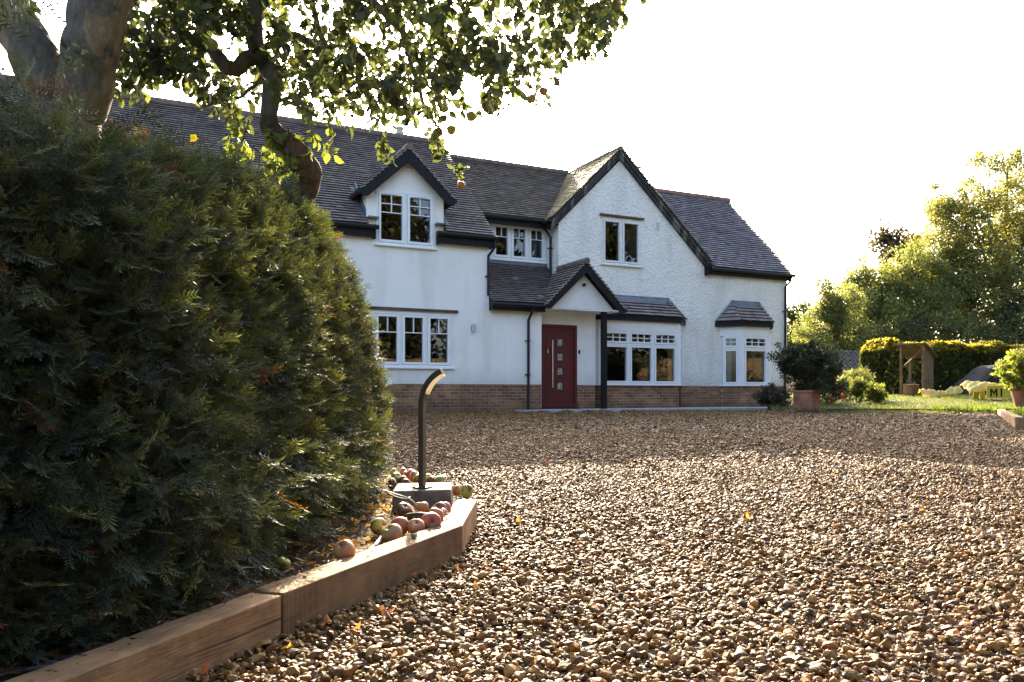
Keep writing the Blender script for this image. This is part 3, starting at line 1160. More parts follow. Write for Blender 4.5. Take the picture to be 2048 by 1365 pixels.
# slope is laid in three stretches: left of the dormer, right of it, above it
tD = (5.22 - 4.42) / SL.z
def dorm_cut(t, side):
    z = 4.42 + SL.z * t
    if z < 5.2: return ud + side * 0.95
    return ud + side * max(0.0, (6.27 - z) / 0.95)
tiles(r, (0, -0.18, 4.42), (1, 0, 0), SL, TL, lambda t: (-13.0, min(dorm_cut(t, -1), -4.30 if t < 0.3 else 9)), TILE_DARK, odd=(0.01, (0.16, 0.13, 0.12)))
tiles(r, (0, -0.18, 4.42), (1, 0, 0), SL, TL, lambda t: (max(dorm_cut(t, 1), -2.86 if t < 0.3 else -9), -1.38), TILE_DARK, odd=(0.01, (0.16, 0.13, 0.12)))
slab(r, (-13, -0.15, 4.44), (ud - 0.95, -0.15, 4.44), (ud - 0.95, 3.48, 7.71), (-13, 3.48, 7.71))
slab(r, (ud + 0.95, -0.15, 4.44), (-1.40, -0.15, 4.44), (-1.40, 3.48, 7.71), (ud + 0.95, 3.48, 7.71))
slab(r, (ud - 0.95, 1.4, zl(1.4)), (ud + 0.95, 1.4, zl(1.4)), (ud + 0.95, 3.48, 7.71), (ud - 0.95, 3.48, 7.71))
slab(r, (-13, 3.48, 7.71), (-1.40, 3.48, 7.71), (-1.40, 7.5, 4.3), (-13, 7.5, 4.3))
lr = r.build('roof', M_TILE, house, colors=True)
lr['label'] = 'steep dark brown tiled roof over the left wing'
ridge([(-13, 3.48, 7.74), (-1.36, 3.48, 7.74)], 0.115, M_RIDGE, lr)

# set-back middle roof: eave v 1.5 z 5.38, ridge v 4.05 z 7.56 ; valley with the gable roof
SR = Vector((0, 2.55, 2.18)).normalized()
TR = Vector((0, 2.55, 2.18)).length
UG, ZG = 3.08, 7.56


def gable_u(z): return UG - (ZG - z) / 1.0


r = MB()
tiles(r, (0, 1.5, 5.38), (1, 0, 0), SR, TR, lambda t: (-1.5, gable_u(5.38 + SR.z * t) + 0.01), TILE_OLD, odd=(0.02, (0.16, 0.15, 0.13)))
slab(r, (-1.5, 1.55, 5.40), (gable_u(5.38), 1.55, 5.40), (UG, 4.05, 7.55), (-1.5, 4.05, 7.55))
slab(r, (-1.5, 4.05, 7.55), (UG, 4.05, 7.55), (UG, 7.5, 4.3), (-1.5, 7.5, 4.3))
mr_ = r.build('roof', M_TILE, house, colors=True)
mr_['label'] = 'set back older tiled roof between the wing and the gable'
ridge([(-1.4, 4.05, 7.58), (UG - 0.02, 4.05, 7.58)], 0.10, M_RIDGE, mr_)

# gable roof: ridge from v 1.0 back to 4.05
r = MB()
eL = Vector((0, 1, 0))
sL = Vector((1, 0, 1)).normalized()
uL, zL = 0.86, ZG - (UG - 0.86)
TG = (UG - uL) * math.sqrt(2)


def mid_v(z): return 1.5 + (z - 5.38) / (2.18 / 2.55)


tiles(r, (uL, 0, zL), eL, sL, TG, lambda t: (1.0, max(1.42, mid_v(zL + t / math.sqrt(2)))), TILE_MOSS, rough=2.4, odd=(0.12, (0.15, 0.13, 0.04)), lift=0.020, thick=0.014)
slab(r, (uL, 1.03, zL), (UG, 1.03, ZG), (UG, 4.05, ZG), (uL, 1.5, zL))
kR = 0.925
uR, zR = 6.34, ZG - (6.34 - UG) * kR
sR = Vector((-1, 0, kR)).normalized()
TGR = math.hypot(uR - UG, uR * 0 + (uR - UG) * kR)


def right_v(z): return 0.99 + (z - 4.39) / 0.995


tiles(r, (uR, 0, zR), eL, sR, TGR, lambda t: (1.0, max(1.05, right_v(zR + sR.z * t))), TILE_OLD, rough=2.2, odd=(0.08, (0.20, 0.17, 0.07)))
slab(r, (UG, 1.03, ZG), (uR, 1.03, zR), (uR, 1.1, zR), (UG, 4.05, ZG))
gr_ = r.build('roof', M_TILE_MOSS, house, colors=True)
gr_['label'] = 'mossy uneven tiled roof of the tall gable'
ridge([(UG, 0.98, ZG - 0.03), (UG, 4.1, ZG - 0.03)], 0.075, M_RIDGE_GREY, gr_, 0.3, 0.01)

# right wing roof: eave v .99 z 4.39, ridge v 3.98 z 7.37
SW = Vector((0, 2.99, 2.975)).normalized()
TW = Vector((0, 2.99, 2.975)).length
r = MB()
tiles(r, (0, 0.99, 4.39), (1, 0, 0), SW, TW, lambda t: (UG + (ZG - (4.39 + SW.z * t)) / kR - 0.02, 9.57), TILE_BLUE, rough=1.3, odd=(0.015, (0.14, 0.13, 0.13)))
slab(r, (6.4, 1.02, 4.41), (9.55, 1.02, 4.41), (9.55, 3.98, 7.36), (3.3, 3.98, 7.36))
slab(r, (3.0, 3.98, 7.36), (9.55, 3.98, 7.36), (9.55, 7.5, 4.3), (3.0, 7.5, 4.3))
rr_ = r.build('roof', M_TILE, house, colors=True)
rr_['label'] = 'blue grey tiled roof over the right end'
ridge([(3.4, 3.98, 7.39), (9.58, 3.98, 7.39)], 0.105, M_RIDGE_RED, rr_, 0.45)

# lean-to roof and porch roof
KL = 0.624
sN = Vector((0, 1, KL)).normalized()
TN = 2.1 * math.hypot(1, KL)
r = MB()
tiles(r, (0, -0.25, 2.82), (1, 0, 0), sN, TN, lambda t: (-1.43, min(1.12, 2.82 + sN.z * t - 2.85 + 0.01)), TILE_DARK, odd=(0.012, (0.34, 0.31, 0.30)))
slab(r, (-1.45, -0.22, 2.84), (0, -0.22, 2.84), (1.12, 1.6, 3.97), (1.12, 1.85, 4.12), (-1.45, 1.85, 4.12))
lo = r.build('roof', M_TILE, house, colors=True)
lo['label'] = 'low lean-to tiled roof beside the porch'
fl = MB()
fl.box(-1.46, 1.13, 1.80, 1.85, 4.10, 4.19)
fl.prism([(-1.455, -0.1, 2.90), (-1.455, 1.85, 4.12), (-1.455, 1.85, 4.24), (-1.455, -0.1, 3.02)], (0.02, 0, 0))
fl.build_each('flashing', M_LEAD, lo)
r = MB()
UP, ZP = 1.14, 3.95
sPL = Vector((1, 0, 0.98)).normalized()
TP = math.hypot(1.19, 1.19 * 0.98)
zP0 = ZP - 1.19 * 0.98
tiles(r, (UP - 1.19, 0, zP0), eL, sPL, TP, lambda t: (-0.33, min(1.15 if zP0 + sPL.z * t > 3.7 else 9, -0.25 + (zP0 + sPL.z * t - 2.82) / KL + 0.03)), TILE_DARK)
tiles(r, (UP + 1.19, 0, zP0), eL, Vector((-1, 0, 0.98)).normalized(), TP, lambda t: (-0.33, 1.15), TILE_DARK)
slab(r, (UP - 1.17, -0.3, zP0 + 0.02), (UP, -0.3, ZP), (UP, 1.15, ZP), (UP - 1.17, -0.1, zP0 + 0.02))
slab(r, (UP, -0.3, ZP), (UP + 1.17, -0.3, zP0 + 0.02), (UP + 1.17, 1.15, zP0 + 0.02), (UP, 1.15, ZP))
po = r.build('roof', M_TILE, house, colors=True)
po['label'] = 'small gabled tiled roof over the porch'
ridge([(UP, -0.36, ZP + 0.035), (UP, 1.15, ZP + 0.035)], 0.085, M_RIDGE, po, 0.4)

# dormer roof
r = MB()
zD0 = 6.27 - 1.13 * 0.95
sDL = Vector((1, 0, 0.95)).normalized()
TDD = math.hypot(1.13, 1.13 * 0.95)
vd_ = lambda z: -0.18 + (z - 4.42) / 0.9016
tiles(r, (ud - 1.13, 0, zD0), eL, sDL, TDD, lambda t: (-0.25, vd_(zD0 + sDL.z * t) + 0.02), TILE_DARK)
tiles(r, (ud + 1.13, 0, zD0), eL, Vector((-1, 0, 0.95)).normalized(), TDD, lambda t: (-0.25, vd_(zD0 + sDL.z * t) + 0.02), TILE_DARK)
for sg in (-1, 1):
    slab(r, (ud + sg * 1.11, -0.22, zD0 + 0.02), (ud, -0.22, 6.26), (ud, vd_(6.26), 6.26), (ud + sg * 1.11, vd_(zD0), zD0 + 0.02))
do = r.build('roof', M_TILE, house, colors=True)
do['label'] = 'little pitched tiled roof of the dormer'
ridge([(ud, -0.28, 6.30), (ud, 2.0, 6.30)], 0.085, M_RIDGE_GREY, do, 0.4)
fl = MB()
for sg in (-1, 1):
    u_ = ud + sg * 0.945
    fl.prism([(u_, 0.02, zl(0.02) + 0.03), (u_, 1.0, zl(1.0) + 0.03), (u_, 1.0, zl(1.0) + 0.19), (u_, 0.02, zl(0.02) + 0.19)], (sg * 0.02, 0, 0))
    fl.prism([(u_, 0.0, zl(0.0) + 0.05), (u_, 1.0, zl(1.0) + 0.05), (u_ + sg * 0.14, 1.0, zl(1.0) + 0.05), (u_ + sg * 0.14, 0.0, zl(0) + 0.05)], (0, 0, 0.012))
    fl.box(min(u_, ud + sg * 0.70), max(u_, ud + sg * 0.70), -0.20, 0.0, zl(0) + 0.0, zl(0) + 0.035)
fl.build_each('flashing', M_LEAD, do)

# bay roofs
def bay_roof(E, T0, T1, zT, label):
    zE = 2.76
    r = MB()
    A, B = Vector((*E[1], zE)), Vector((*E[2], zE))
    t0, t1 = Vector((*T0, zT)), Vector((*T1, zT))
    e = (B - A).normalized()
    up = (t0 - A) - e * (t0 - A).dot(e)
    Lf = up.length
    wA, wB = (B - A).length, None
    la, ra = (t0 - A).dot(e), (t1 - A).dot(e)
    tiles(r, A, e, up, Lf * 0.86, lambda t: (la * t / Lf, wA + (ra - wA) * t / Lf), TILE_DARK, gauge=0.125)
    slab(r, A, B, t1, t0)
    for X, Y, TT, flip in ((Vector((*E[0], zE)), A, t0, 0), (B, Vector((*E[3], zE)), t1, 1)):
        ee = (Y - X).normalized()
        uu = (TT - X) - ee * (TT - X).dot(ee)
        L2, w2, a2 = uu.length, (Y - X).length, (TT - X).dot(ee)
        tiles(r, X, ee, uu, L2 * 0.97, lambda t: (a2 * t / L2, w2 + (a2 - w2) * t / L2), TILE_DARK, gauge=0.125)
        slab(r, X, Y, TT)
    o = r.build('bay_roof', M_TILE, house, colors=True)
    o['label'] = label
    f = MB()
    dv = Vector((0, -1, 0))
    f.prism([t0 - up.normalized() * 0.20 * Lf / 0.8 + Vector((-0.02, 0, 0.02)), t1 - up.normalized() * 0.20 * Lf / 0.8 + Vector((0.02, 0, 0.02)), t1 + Vector((0, 0, 0.05)), t0 + Vector((0, 0, 0.05))], Vector((0, -0.02, 0.02)))
    f.tube([t0 + Vector((-0.03, -0.01, 0.05)), t1 + Vector((0.03, -0.01, 0.05))], 0.035, 6)
    for X, TT, sg in ((Vector((*E[0], zE)), t0, 1), (Vector((*E[3], zE)), t1, -1)):
        f.prism([X + Vector((0, -0.02, 0.01)), X + Vector((sg * 0.19, -0.1, 0.02)), TT + Vector((sg * 0.14, -0.16, -0.06)), TT + Vector((0, -0.02, 0.06))], Vector((0, -0.015, 0.03)))
    f.build_each('flashing', M_LEAD, o)


E1 = [(1.70, 1.14), (2.12, 0.58), (4.86, 0.58), (5.46, 1.14)]
bay([(1.95, 1.15), (2.23, 0.7), (4.85, 0.7), (5.28, 1.15)], 'wide bay window of three lights with small upper panes', (1, 3, 1), 0, 0, 0, E1, 0, 0)
bay_roof(E1, (2.3, 1.14), (4.80, 1.14), 3.30, 'low tiled roof with lead flashing over the wide bay')
E2 = [(6.56, 1.14), (7.10, 0.56), (8.34, 0.56), (8.85, 1.14)]
bay([(6.8, 1.15), (7.205, 0.7), (8.28, 0.7), (8.62, 1.15)], 'narrow bay window behind the potted shrub', (1, 1, 1), 0, 0, 0, E2, 0, 0)
bay_roof(E2, (7.22, 1.14), (8.30, 1.14), 3.36, 'low tiled roof with lead flashing over the narrow bay')

# ---- barge boards, fascias, gutters, downpipes
g = MB()


def barge(mb, ua, za, k_l, k_r, hl, hr, v0, v1, wv, wi, zb_l, zb_r):
    """pair of sloping boards: apex (ua, za), half widths hl hr, vertical width wv"""
    for sg, k, h, zb in ((-1, k_l, hl, zb_l), (1, k_r, hr, zb_r)):
        uo, zo = ua + sg * h, za - k * h
        ui = uo - sg * wi
        zi = za - wv - k * abs(ui - ua)
        pts = [(ua, za - wv), (ua, za), (uo, zo), (uo, zb), (ui, zb), (ui, max(zb, zi))]
        mb.prism([(u, v0, z) for u, z in pts], (0, v1 - v0, 0))


barge(g, UP, ZP - 0.02, 0.98, 0.98, 1.19, 1.19, -0.32, -0.28, 0.25, 0.15, 2.71, 2.71)
barge(g, ud, 6.25, 0.95, 0.95, 1.13, 1.13, -0.24, -0.20, 0.30, 0.17, 5.06, 5.06)
g.build_each('barge_board', M_BLACK, house, bevel=0.004)
g = MB()
for sg, k, h in ((-1, 1.0, 2.20), (1, kR, 3.20)):
    nseg = 26
    for i in range(nseg):
        a0, a1 = h * i / nseg, h * (i + 1) / nseg
        g.col = random.choice([(0.035, 0.035, 0.036), (0.05, 0.048, 0.046), (0.03, 0.028, 0.027), (0.075, 0.06, 0.05), (0.16, 0.15, 0.14)])
        za_, zb_ = ZG - 0.035 - k * a0, ZG - 0.035 - k * a1
        g.prism([(UG + sg * a0, 1.035, za_), (UG + sg * a1, 1.035, zb_), (UG + sg * a1, 1.035, zb_ - 0.13), (UG + sg * a0, 1.035, za_ - 0.13)], (0, 0.025, 0))
        g.col = tuple(x * 0.7 for x in g.col)
        g.prism([(UG + sg * a0, 1.062, za_ - 0.10), (UG + sg * a1, 1.062, zb_ - 0.10), (UG + sg * a1, 1.062, zb_ - 0.27), (UG + sg * a0, 1.062, za_ - 0.27)], (0, 0.09, 0))
bo = g.build('barge_board', M_OLDBARGE, house, colors=True)
bo['label'] = 'weathered flaking barge boards of the tall gable'

fa = MB()
for u0, u1 in ((-13, -4.36), (-2.84, -1.42)):
    fa.box(u0, u1, -0.14, -0.11, 4.14, 4.42)
    fa.box(u0, u1, -0.11, 0.0, 4.28, 4.30)
fa.box(-4.385, -4.36, -0.16, 0.0, 4.12, 4.44)
fa.box(-2.84, -2.815, -0.16, 0.0, 4.12, 4.44)
fa.box(-1.42, -1.39, -0.14, 0.1, 4.14, 4.44)
fa.box(-1.46, 1.12, 1.54, 1.57, 5.14, 5.37)
fa.box(-1.46, 1.13, 1.57, 1.85, 5.24, 5.26)
fa.box(0.87, 0.90, 1.12, 1.56, 5.10, 5.33)
fa.box(0.90, 1.13, 1.12, 1.85, 5.2, 5.22)
fa.box(6.2, 9.55, 1.03, 1.06, 4.16, 4.37)
fa.box(6.2, 9.5, 1.06, 1.15, 4.21, 4.23)
fa.box(6.16, 6.2, 1.0, 1.15, 4.14, 4.42)
fa.box(-1.45, 0.0, -0.21, -0.18, 2.62, 2.80)
fa.box(-1.45, 0.0, -0.18, 0.0, 2.70, 2.72)
fa.box(-1.46, -1.43, -0.21, 0.0, 2.62, 2.86)
fa.build_each('fascia', M_BLACK, house)
gu = MB()
for p, q in (((-13, -0.20, 4.37), (-4.30, -0.20, 4.37)), ((-2.87, -0.20, 4.37), (-1.30, -0.20, 4.37)), ((-1.4, 1.48, 5.33), (0.84, 1.48, 5.33)), ((0.83, 1.02, 5.28), (0.83, 1.5, 5.28)), ((6.26, 0.96, 4.33), (9.63, 0.96, 4.33)), ((-1.50, -0.27, 2.76), (-0.06, -0.27, 2.76)), ((ud - 1.16, -0.22, 5.16), (ud - 1.16, 0.75, 5.16)), ((ud + 1.16, -0.22, 5.16), (ud + 1.16, 0.75, 5.16)), ((UP + 1.22, -0.3, 2.76), (UP + 1.22, 1.1, 2.76))):
    gu.tube([p, q], 0.055, 8)
gu.build_each('gutter', M_GUTTER, house)


def downpipe(pts, brk, lab):
    m_ = MB()
    m_.tube(pts, 0.036, 8)
    for z in brk:
        p = pts[-1]
        m_.box(p[0] - 0.075, p[0] + 0.05, p[1] - 0.045, p[1] + 0.05, z - 0.012, z + 0.012)
    o = m_.build('downpipe', M_GUTTER, house, smooth=False)
    o['label'] = lab


downpipe([(-1.38, -0.20, 4.34), (-1.38, -0.18, 4.16), (-1.50, -0.06, 3.95), (-1.50, -0.05, 2.98)], (3.45,), 'downpipe from the left wing gutter onto the lean-to')
downpipe([(-0.385, -0.25, 2.72), (-0.385, -0.24, 2.62), (-0.40, -0.06, 2.42), (-0.40, -0.05, 0.15)], (1.9, 1.05), 'downpipe left of the front door')
downpipe([(0.92, 1.50, 5.25), (0.93, 1.52, 5.12), (1.07, 1.50, 4.92), (1.07, 1.50, 3.85)], (4.6,), 'downpipe in the corner beside the gable')
downpipe([(9.50, 0.97, 4.28), (9.48, 1.0, 4.14), (9.36, 1.08, 3.98), (9.36, 1.10, 0.15)], (3.2, 1.9), 'downpipe at the right hand corner')

# ---- porch
q = MB()
q.prism([(0.02, -0.08, 2.73), (2.1, -0.08, 2.73), (2.1, -0.08, 2.80), (UP, -0.08, 3.74), (0.02, -0.08, 2.70)], (0, 0.10, 0))
q.build('porch_gable', M_WHITE, house)
q = MB()
q.box(0.0, 2.30, 0.02, 1.14, 2.735, 2.76)
q.box(1.95, 2.30, -0.28, 0.02, 2.735, 2.76)
q.build('porch_ceiling', M_WHITE, house)
q = MB()
q.box(1.79, 1.92, -0.08, 0.05, 0.16, 2.735)
q.build('porch_post', M_BLACK, house, bevel=0.008)
cm = MB()
cm.tube([(1.16, -0.08, 3.40), (1.16, -0.12, 3.40)], 0.06, 14)
cb = cm.build('security_camera', plain('camera_white', (0.6, 0.6, 0.58), 0.4), house)
cm = MB()
cm.tube([(1.17, -0.12, 3.395), (1.18, -0.17, 3.39)], 0.04, 14)
cm.build('lens', M_BLACK, cb)
wl_ = MB()
wl_.box(-1.94, -1.86, -0.02, 0.0, 2.09, 2.22)
wl_.tube([(-1.90, -0.07, 2.07), (-1.90, -0.07, 2.27)], 0.042, 14)
wl_.build('wall_light', plain('wall_light_metal', (0.42, 0.45, 0.48), 0.4, metal=0.5), house)
bl = MB()
bl.box(1.405, 1.455, 0.52, 0.55, 1.64, 1.74)
bl.build('doorbell', M_BLACK, house, bevel=0.006)
ve = MB()
ring(ve, 4.35, 4.52, 5.36, 5.60, 0.02, 1.125, 1.15)
for i in range(5):
    ve.box(4.37, 4.50, 1.13, 1.15, 5.39 + i * 0.042, 5.405 + i * 0.042)
for i in range(3):
    ve.box(4.395 + i * 0.038, 4.41 + i * 0.038, 1.132, 1.15, 5.38, 5.58)
ve.build('air_vent', M_WHITE, house)
vb = MB()
vb.poly((4.36, 1.148, 5.37), (4.51, 1.148, 5.37), (4.51, 1.148, 5.59), (4.36, 1.148, 5.59))
vb.build('vent_hole', M_BLACK, house)

# ---- front door
dd = MB()
ring(dd, DOOR[0], DOOR[1], DOOR[2], DOOR[3], 0.075, 0.53, 0.62)
dr = dd.build('door_frame', M_DOOR, house, bevel=0.006)
dd = MB()
a0, a1, z0, z1 = DOOR[0] + 0.078, DOOR[1] - 0.078, DOOR[2] + 0.078, DOOR[3] - 0.078
PU0, PU1 = 0.765, 0.945
panes = [(2.06 - 0.365 * i - 0.0, ) for i in range(4)]
zc = [1.93, 1.545, 1.16, 0.775]
hs = [(PU0, PU1, z - 0.10, z + 0.10) for z in zc]
wall_front(dd, 0.565, a0, a1, z0, z1, hs)
ring(dd, a0 + 0.07, a1 - 0.07, z0 + 0.07, z1 - 0.07, 0.012, 0.557, 0.565)
for h in hs:
    ring(dd, h[0], h[1], h[2], h[3], 0.010, 0.557, 0.60)
dl = dd.build('door', M_DOOR, house)
dd = MB()
for h in hs:
    dd.poly((h[0], 0.585, h[2]), (h[1], 0.585, h[2]), (h[1], 0.585, h[3]), (h[0], 0.585, h[3]))
dd.build_each('pane', M_FROST, dl)
dd = MB()
dd.tube([(0.60, 0.50, 0.73), (0.60, 0.50, 1.98)], 0.016, 10)
for z in (0.85, 1.86):
    dd.tube([(0.60, 0.50, z), (0.60, 0.565, z)], 0.01, 8)
dd.build('handle', M_STEEL, dl)
dd = MB()
dd.box(0.465, 0.50, 0.55, 0.565, 1.64, 1.74)
dd.build('lock', M_STEEL, dl)
dd = MB()
dd.box(0.30, 1.40, 0.45, 0.62, 0.14, 0.20)
dd.build('door_step', M_BLACK, house)
# ---- chimney and flue
ch = MB()
ch.box(-2.72, -2.14, 4.0, 4.6, 7.2, 8.02)
co = ch.build('chimney', M_BRICK, house)
ch = MB()
ch.lathe((-2.43, 4.2, 8.02), [(0.12, 0), (0.125, 0.1), (0.10, 0.18), (0.13, 0.2), (0.13, 0.26), (0.0, 0.26)], 14)
ch.build('chimney_pot', plain('pot_clay', (0.45, 0.42, 0.37), 0.8), co)
ch = MB()
ch.tube([(5.9, 4.3, 7.0), (5.9, 4.3, 7.98)], 0.09, 12)
ch.lathe((5.9, 4.3, 8.2), [(0.0, 0.05), (0.17, 0.0), (0.17, -0.02), (0.0, -0.02)], 14)
ch.lathe((5.9, 4.3, 7.98), [(0.0, 0.03), (0.14, 0.02), (0.14, -0.02), (0.0, -0.02)], 14)
for i in range(4):
    t = i * math.pi / 2 + 0.4
    ch.tube([(5.9 + 0.11 * math.cos(t), 4.3 + 0.11 * math.sin(t), 7.98), (5.9 + 0.11 * math.cos(t), 4.3 + 0.11 * math.sin(t), 8.2)], 0.012, 5)
ch.build('flue', M_STEEL, house)

# ---- slab in front of the house
pa = MB()
for i in range(13):
    u0 = -0.75 + i * 0.82
    pa.box(u0, u0 + 0.812, -0.55 + 0.012 * i, 1.2, 0.0, 0.165 + 0.003 * (i % 2))
po_ = pa.build('patio', M_PATIO, None, bevel=0.004)
po_.location = (HO[0], HO[1], 0)
po_.rotation_euler = (0, 0, math.pi / 2 - a_f)
tag(po_, kind='structure')

# ------------------------------------------------------------------ timber edging of the bed
def timber(name, A, B, width, z0, z1, label, m=M_SLEEPER, end_cut=0.0):
    """sleeper whose drive-side edge runs A -> B; the body lies to the left of that line"""
    A, B = Vector((A[0], A[1])), Vector((B[0], B[1]))
    L = (B - A).length
    ang = math.atan2(B.y - A.y, B.x - A.x)
    mb = MB()
    mb.prism([(0, 0, z0), (L, 0, z0), (L - 0.004 + end_cut, width, z0), (0.004, width, z0)], (0, 0, z1 - z0))
    o = mb.build(name, m, None, bevel=0.004)
    o.location = (A.x, A.y, 0)
    o.rotation_euler = (0, 0, ang)
    tag(o, label, 'timber edging', 'timber edging of the beds')
    return o


timber('timber_edging', (-1.12, 0.33), (-0.548, 1.846), 0.088, -0.10, 0.100, 'near plain timber sleeper with a knot, running out of the bottom of the picture')
timber('timber_edging', (-0.545, 1.852), (-0.180, 2.800), 0.092, -0.10, 0.104, 'ribbed timber sleeper with saw marks beside the heap of apples', M_RIB)
timber('timber_edging', (-0.1795, 2.806), (-0.157, 3.50), 0.090, -0.10, 0.102, 'short sunlit timber sleeper at the far tip of the bed, a green apple behind it')

# ------------------------------------------------------------------ garden light on its block
blk = MB()
blk.box(-0.130, 0.130, -0.125, 0.125, -0.14, 0.0)
bk = blk.build('concrete_block', M_CONC, None, bevel=0.008)
bk.location = (-0.405, 3.55, 0.155)
bk.rotation_euler = (R(1.5), R(-1.2), R(3))
tag(bk, 'rough grey concrete block carrying the curved garden light', 'block')
lamp = empty('garden_light', (-0.405, 3.50, 0.156), R(-24))
tag(lamp, 'slim dark garden light with curved head standing on a concrete block', 'garden light')
m_ = MB()
LW, LT = 0.0135, 0.013
arc = [(0, 0, 0), (0, 0, 0.37)]
for i in range(1, 11):
    t = R(68) * i / 10
    arc.append((0.165 * (1 - math.cos(t)), 0, 0.37 + 0.165 * math.sin(t)))
pv, pf = [], []
for i, p in enumerate(arc):
    q = arc[min(i + 1, len(arc) - 1)]
    o_ = arc[max(i - 1, 0)]
    d_ = Vector((q[0] - o_[0], 0, q[2] - o_[2])).normalized()
    nx = Vector((d_.z, 0, -d_.x))
    for sx_, sy_ in ((-LT, -LW), (LT, -LW), (LT, LW), (-LT, LW)):
        pv.append(Vector(p) + nx * sx_ + Vector((0, sy_, 0)))
for i in range(len(arc) - 1):
    for k in range(4):
        j = (k + 1) % 4
        pf.append((i * 4 + k, i * 4 + j, (i + 1) * 4 + j, (i + 1) * 4 + k))
pf += [(3, 2, 1, 0), tuple(len(arc) * 4 - 4 + k for k in range(4))]
m_.add(pv, pf)
lamp_post = m_.build('post', M_POST, lamp, bevel=0.002)
m_ = MB()
pv, pf = [], []
for i, p in enumerate(arc[4:]):
    ii = i + 4
    q, o_ = arc[min(ii + 1, len(arc) - 1)], arc[ii - 1]
    d_ = Vector((q[0] - o_[0], 0, q[2] - o_[2])).normalized()
    nx = Vector((d_.z, 0, -d_.x))
    for sx_, sy_ in ((LT + 0.001, -LW + 0.001), (LT + 0.012, -LW + 0.004), (LT + 0.012, LW - 0.004), (LT + 0.001, LW - 0.001)):
        pv.append(Vector(p) + nx * sx_ + Vector((0, sy_, 0)))
kk = len(arc) - 4
for i in range(kk - 1):
    for k in range(4):
        j = (k + 1) % 4
        pf.append((i * 4 + k, i * 4 + j, (i + 1) * 4 + j, (i + 1) * 4 + k))
pf += [(3, 2, 1, 0), tuple(kk * 4 - 4 + k for k in range(4))]
m_.add(pv, pf)
m_.build('diffuser', M_DIFF, lamp)
m_ = MB()
m_.box(-0.035, 0.035, -0.035, 0.035, 0.0, 0.006)
for sx_ in (-0.026, 0.026):
    m_.tube([(sx_, -0.026, 0.006), (sx_, -0.026, 0.014)], 0.005, 6)
m_.build('base_plate', M_POST, lamp)

# cables and stray bits in the bed
def cable(name, pts, r, m, label, cat):
    cu = []
    P = [Vector(p) for p in pts]
    for i in range(len(P) - 1):
        p0, p1, p2, p3 = P[max(i - 1, 0)], P[i], P[i + 1], P[min(i + 2, len(P) - 1)]
        for k in range(6):
            t = k / 6
            cu.append(0.5 * ((2 * p1) + (p2 - p0) * t + (2 * p0 - 5 * p1 + 4 * p2 - p3) * t * t + (3 * p1 - p0 - 3 * p2 + p3) * t ** 3))
    cu.append(P[-1])
    mb = MB()
    mb.tube(cu, r, 6)
    o = mb.build(name, m, None, smooth=True)
    tag(o, label, cat)
    return o


def gpt(x, y, z):
    """point at height z seen at photo pixel (x, y)"""
    Y = (H - z) * F / (y - 787)
    return at(x, y, Y)


cable('cable', [gpt(801, 1043, .10), gpt(812, 1032, .125), gpt(835, 1028, .135), gpt(862, 1030, .12)], 0.006, M_CABLE, 'short black cable looping up between the fallen apples', 'cable')
cable('conduit', [gpt(738, 1103, .075), gpt(752, 1090, .085), gpt(764, 1075, .09), gpt(772, 1058, .08)], 0.008, M_HOSE, 'pale cable lying along the sleeper beside the big green apple', 'cable')
cable('cable', [gpt(-60, 1385, .085), gpt(0, 1352, .088), (-0.78, 1.42, .095), gpt(120, 1318, .09)], 0.006, M_CABLE, 'dark cable along the sleeper in the bottom left corner', 'cable')
cable('stem', [gpt(768, 981, .16), gpt(795, 990, .17), gpt(822, 1000, .15), gpt(840, 1022, .09)], 0.003, M_HOSE, 'thin dry pale stem arching in front of the concrete block', 'stem')
cable('stem', [gpt(768, 981, .16), gpt(790, 993, .14), gpt(812, 998, .13), gpt(820, 994, .13)], 0.0025, M_HOSE, 'thin dry stem curling low against the concrete block', 'stem')
mb = MB()
mb.prism([gpt(806, 1003, .10), gpt(812, 1002, .12), gpt(842, 1026, .10), gpt(830, 1030, .09)], (0, 0, -0.008))
tag(mb.build('wood_sliver', M_SLEEPER, None), 'pale flat sliver of wood leaning in the bed by the block', 'wood')
pb = MB()
pb.add([tuple(v * 0.011) for v in Vector((1, 1, 1)) * 0 + Vector((0, 0, 0)) and []] or [tuple(v * np.array((0.012, 0.010, 0.009))) for v in ICO_V], [tuple(f) for f in ICO_F])
pbo = pb.build('pebble', M_CONC, None)
pbo.location = gpt(828, 1072, .112)
tag(pbo, 'single small brown stone lying on top of the ribbed sleeper', 'stone')

# ------------------------------------------------------------------ apples
GREEN, YEL, RED, ORA, BRO = (0.30, 0.36, 0.05), (0.50, 0.42, 0.06), (0.38, 0.07, 0.045), (0.48, 0.20, 0.055), (0.20, 0.09, 0.045)
AM = {'green': apple_mat('apple_green', (0.26, 0.33, 0.05), (0.36, 0.30, 0.07), 0.15, 0.4),
      'green_red': apple_mat('apple_green_red', (0.32, 0.37, 0.09), (0.42, 0.19, 0.10), 0.30),
      'red': apple_mat('apple_red', (0.48, 0.30, 0.13), (0.36, 0.10, 0.07), 0.55),
      'yellow': apple_mat('apple_yellow', (0.44, 0.40, 0.05), (0.50, 0.22, 0.05), 0.25, 1.0),
      'orange': apple_mat('apple_orange', (0.48, 0.36, 0.12), (0.42, 0.17, 0.08), 0.45),
      'brown': apple_mat('apple_brown', (0.28, 0.16, 0.075), (0.17, 0.085, 0.045), 0.4, 0.8)}
AP_PROF = [(0.0, 0.72), (0.10, 0.74), (0.25, 0.86), (0.48, 0.95), (0.72, 0.90), (0.92, 0.66), (1.0, 0.30), (0.98, -0.05), (0.88, -0.42), (0.68, -0.74), (0.45, -0.90), (0.25, -0.88), (0.10, -0.78), (0.0, -0.76)]


